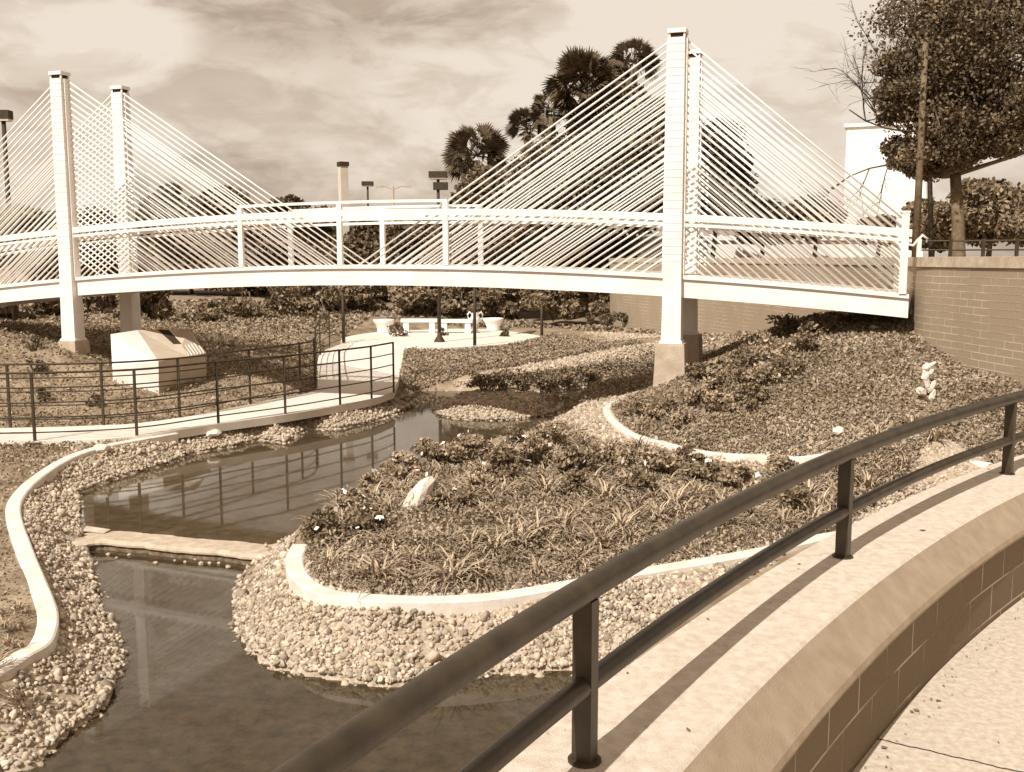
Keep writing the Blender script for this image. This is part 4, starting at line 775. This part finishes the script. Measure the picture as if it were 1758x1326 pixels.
for k in range(5):
    t = thing('strap_leaf_plant', (0, 0, 0), 'clump of arching strap leaves in the island bed', 'plant', 'strap-leaved clumps in the island bed'); o = strap_obj(k + 11, (.36, .28, .42, .25, .32)[k], (40, 34, 46, 30, 54)[k], .019, t); o.parent = t; protos.append(t)
pts = scatter(islandP, 4000); chosen = []
for p in pts:
    dmin = .12 + .011 * p[1]
    if all(np.hypot(*(p - q)) > dmin for q in chosen): chosen.append(p)
_bd = (pb + pt)[:2] / 2 * .93
chosen = [q for q in chosen if pdist(K2[:, :2], np.array([q[0]]), np.array([q[1]]), False)[0] > .26 and np.hypot(*(q - _bd)) > .55 and np.hypot(q[0] - CC[0], q[1] - CC[1]) > R_OUT + .3][:290]
cz_ = HT(np.array([q[0] for q in chosen]), np.array([q[1] for q in chosen]))
for i, (q, z) in enumerate(zip(chosen, cz_)):
    o = protos[i] if i < 5 else copy_tree(protos[i % 5]); o.location = (q[0], q[1], z - .01); o.rotation_euler = (0, 0, rng.uniform(0, 6.28)); s = rng.uniform(.75, 1.15); o.scale = (s, s, s)
# left bed strap clumps
for i, (x, y) in enumerate(((10, 1080), (18, 1110), (-10, 1150), (30, 1050), (-20, 1060), (-20, 1180), (-30, 1130))):
    q = U(x, y, .42); o = copy_tree(protos[i % 5]); o.location = q; o.rotation_euler = (0, 0, i * 1.3); o.scale = (.55, .55, .55); o['label'] = 'clump of strap leaves left of the curving kerb'; o['group'] = 'strap-leaved clumps left of the kerb'
# island shrubs
for i, (x, y, r_, h, m, fl, lab) in enumerate([(560, 925, .26, .34, 'shrub', 8, 'dark shrub at the left end of the island bed beside the kerb tip'), (625, 915, .24, .34, 'shrub', 14, 'flowering shrub second from the left end of the island bed'), (600, 870, .2, .3, 'shrub_light', 12, 'light flowering shrub on the pond side of the island bed'),
         (775, 868, .26, .3, 'shrub', 6, 'dark shrub right of the leaning white boulder'), (690, 820, .3, .4, 'shrub_light', 10, 'pale shrub behind the leaning white boulder'), (745, 800, .3, .45, 'shrub_light', 12, 'pale shrub upper left of the island middle'),
        (800, 800, .35, .5, 'shrub_light', 8, 'pale shrub above the island middle by the water'), (860, 820, .3, .42, 'shrub', 8, 'dark shrub in the island middle'), (920, 800, .35, .45, 'shrub_light', 14, 'pale shrub below the gravel islet'), (1000, 815, .4, .42, 'shrub', 10, 'broad dark shrub in the island centre right'),
        (1060, 800, .3, .4, 'shrub_light', 16, 'pale flowering shrub below the mound kerb tip'), (1130, 815, .35, .42, 'shrub_light', 10, 'pale shrub along the gravel strip'), (1200, 830, .32, .4, 'shrub', 8, 'dark shrub near the gravel strip end'), (1270, 845, .3, .38, 'shrub_light', 8, 'pale shrub just above the handrail in the bed'),
        (940, 770, .3, .4, 'shrub_light', 10, 'pale shrub at the water edge right of the islet'), (1350, 870, .3, .35, 'shrub', 5, 'dark shrub between the two handrail bars')]):
    p = HIT(x, y + 12); shrub(p, r_ * .95, h * 1.1, 1900, .04 + .0015 * p[1], m, lab, 'island_shrub', flowers=fl)
for i, x in enumerate((830, 862, 895, 930, 968, 1005)):
    p = HIT(x, 674 - max(0, (x - 900)) * .13); shrub(p, .42, .5, 900, .07, 'shrub', ('first', 'second', 'third', 'fourth', 'fifth', 'last')[i] + ' from the left of six low dark shrubs on the far channel bank', 'bank_shrub', 'dark shrubs along the far channel bank')
_is = 0
for x, y, r_, m, lab in ((720, 855, .2, 'shrub', 'small dark shrub touching the right side of the leaning boulder'), (640, 850, .2, 'shrub_light', 'pale low shrub between the pond edge and the leaning boulder'), (830, 850, .22, 'shrub_light', 'pale low shrub in the island middle below the dark shrub'), (1100, 850, .24, 'shrub', 'dark shrub right of the island centre near the handrail'), (985, 850, .22, 'shrub', 'dark shrub just left of the island centre right planting'), (1180, 800, .24, 'shrub', 'dark shrub hugging the mound kerb from below'), (1340, 820, .25, 'shrub_light', 'pale shrub at the far end of the gravel strip'), (880, 765, .26, 'shrub', 'dark shrub at the water edge below the islet'), (560, 900, .16, 'tree', 'very dark bush in the corner of the island kerb tip')):
    p = HIT(x, y + 8); shrub(p, r_, r_ * 1.5, 1300, .05, m, lab, 'island_shrub', flowers=7)
# mound shrubs
k = 0
for (x, y, dep, r_) in [(1205, 648, 15.8, .3), (1240, 640, 16.2, .3), (1280, 625, 16.6, .35), (1330, 612, 16.8, .35), (1375, 600, 17, .35), (1225, 672, 15.4, .3), (1265, 665, 15.6, .35), (1310, 655, 15.8, .35), (1350, 640, 16, .35), (1300, 600, 18, .4), (1390, 575, 18.5, .35), (1190, 690, 14.9, .28), (1150, 700, 15, .25), (1120, 715, 15.2, .25), (1095, 705, 15.6, .22), (1240, 700, 14.7, .3), (1290, 690, 14.9, .3), (1170, 725, 14.3, .22), (1340, 575, 19, .4), (1420, 560, 19, .35)]:
    p = HIT(x, y + 8); p[2] -= .03; shrub(p, r_, r_ * 1.15, 800, .06, ('shrub', 'shrub_light')[k % 2], 'low leafy shrub on the mound beside the right pylon', 'mound_shrub', 'low shrubs on the mound by the right pylon'); k += 1
for (x, y, lab) in [(55, 600, 'tiny dark shrub left of the left pylon base'), (60, 640, 'small dark tuft on the left slope below the pylon'), (75, 690, 'dark tuft behind the railing, left of the monument'), (130, 600, 'flat dark bush just right of the left pylon base'), (160, 700, 'dark tuft behind the railing under the monument'), (300, 655, 'dark bush at the shaded foot of the monument')]:
    p = HIT(x, y); shrub(p, .22, .28, 260, .06, 'tree', lab, 'small_tuft')
# ---------------------------------------------------------------- ground cover
def cover(name, poly, n, size, m, label, hgt=.06, avoid=()):
    q = scatter(poly, n); r0 = np.hypot(q[:, 0] - CC[0], q[:, 1] - CC[1]); z = HT(q[:, 0], q[:, 1]); ok = (r0 > R_OUT + .05) & (z > UPW + .04) & (pdist(K2[:, :2], q[:, 0], q[:, 1], False) > .1) & (pdist(K1[:, :2], q[:, 0], q[:, 1], False) > .11) & (pdist(K3[:, :2], q[:, 0], q[:, 1], False) > .09)
    for a in avoid: ok &= ~inside(a, q[:, 0], q[:, 1])
    q = q[ok]; z = z[ok]; dd_ = np.hypot(q[:, 0], q[:, 1]); P = np.c_[q, z + rng.uniform(0, hgt, len(q)) * (.5 + rng.uniform(size=len(q)))]
    n_ = len(P); Rm = rot_rand(n_); s = (size * (.5 + dd_ / 22) * rng.uniform(.6, 1.4, n_))[:, None]; a = Rm[:, :, 0] * s * .5; b = Rm[:, :, 1] * s * .28; V = np.stack([P - a, P - b, P + a, P + b], 1).reshape(-1, 3)
    return tag(arr_mesh(name, V, 4, M[m]), label, 'ground cover', kind='stuff')
pathpoly = np.array(ring_); plazap = pz[:-1, :2]
moundP = np.array([tuple(p[:2]) for p in K3] + [(6.9, 11.3), (6.6, 13.8), (6.5, 15), (6.4, 16.2), (6.8, 17.6), (6.9, 21), (5.5, 22), (3.6, 20.5), (2.6, 18.5)])
cover('ground_cover', moundP, 120000, .046, 'leaf', 'fine low ground cover spread over the mound')
bankP = hpoly([(830, 664), (900, 652), (1000, 637), (1060, 624), (1140, 606), (1150, 634), (1080, 643), (1000, 657), (925, 670), (830, 670)])
cover('ground_cover', bankP, 25000, .045, 'leaf', 'low planting on the far channel bank', .14, avoid=(stripP,))
cover('ground_cover', np.array([(1.4, 19.5), (3.2, 19), (4.2, 21), (4.6, 25), (3.6, 30), (2.0, 30), (.8, 26), (.6, 22)]), 30000, .045, 'leaf', 'low planting behind the right pylon pedestal', .12, avoid=(stripP,))
cover('ground_cover', islandP, 110000, .042, 'leaf', 'low leafy ground cover between the island plants', .11)
leftP = np.array([tuple(p[:2]) for p in K1[:-1]] + [tuple(U(375, 733, .42)[:2]), tuple(U(-60, 762, .42)[:2]), (-18, 15), (-14, 6), (-6, 4)])
cover('ground_cover', leftP, 70000, .04, 'leaf', 'rough grassy ground cover left of the kerb')
slopeP = np.array([tuple(p[:2]) for p in farL] + [(-1.5, 24), (-4, 30), (-8, 36), (-20, 36), (-26, 22), (-20, 16)]); cover('ground_cover', slopeP, 90000, .045, 'leaf', 'rough grass on the slope behind the path', .07, avoid=(pathpoly,))
midP = hpoly([(690, 668), (692, 602), (760, 598), (850, 596), (935, 583), (1000, 585), (1085, 594), (1000, 609), (900, 628), (780, 655), (740, 665)]); cover('ground_cover', midP, 50000, .045, 'leaf', 'low planting between the plaza and the stream', .12, avoid=(pathpoly, plazap, stripP))
bgP = np.array([(-12, 28), (-6, 37), (-6, 44), (5, 38), (5, 27), (3, 22.5), (6, 23), (6, 30), (3, 36), (-1, 48), (-14, 48), (-22, 38)]); cover('ground_cover', bgP, 40000, .07, 'leaf', 'rough grass beyond the plaza', .1, avoid=(pathpoly, plazap, stripP))
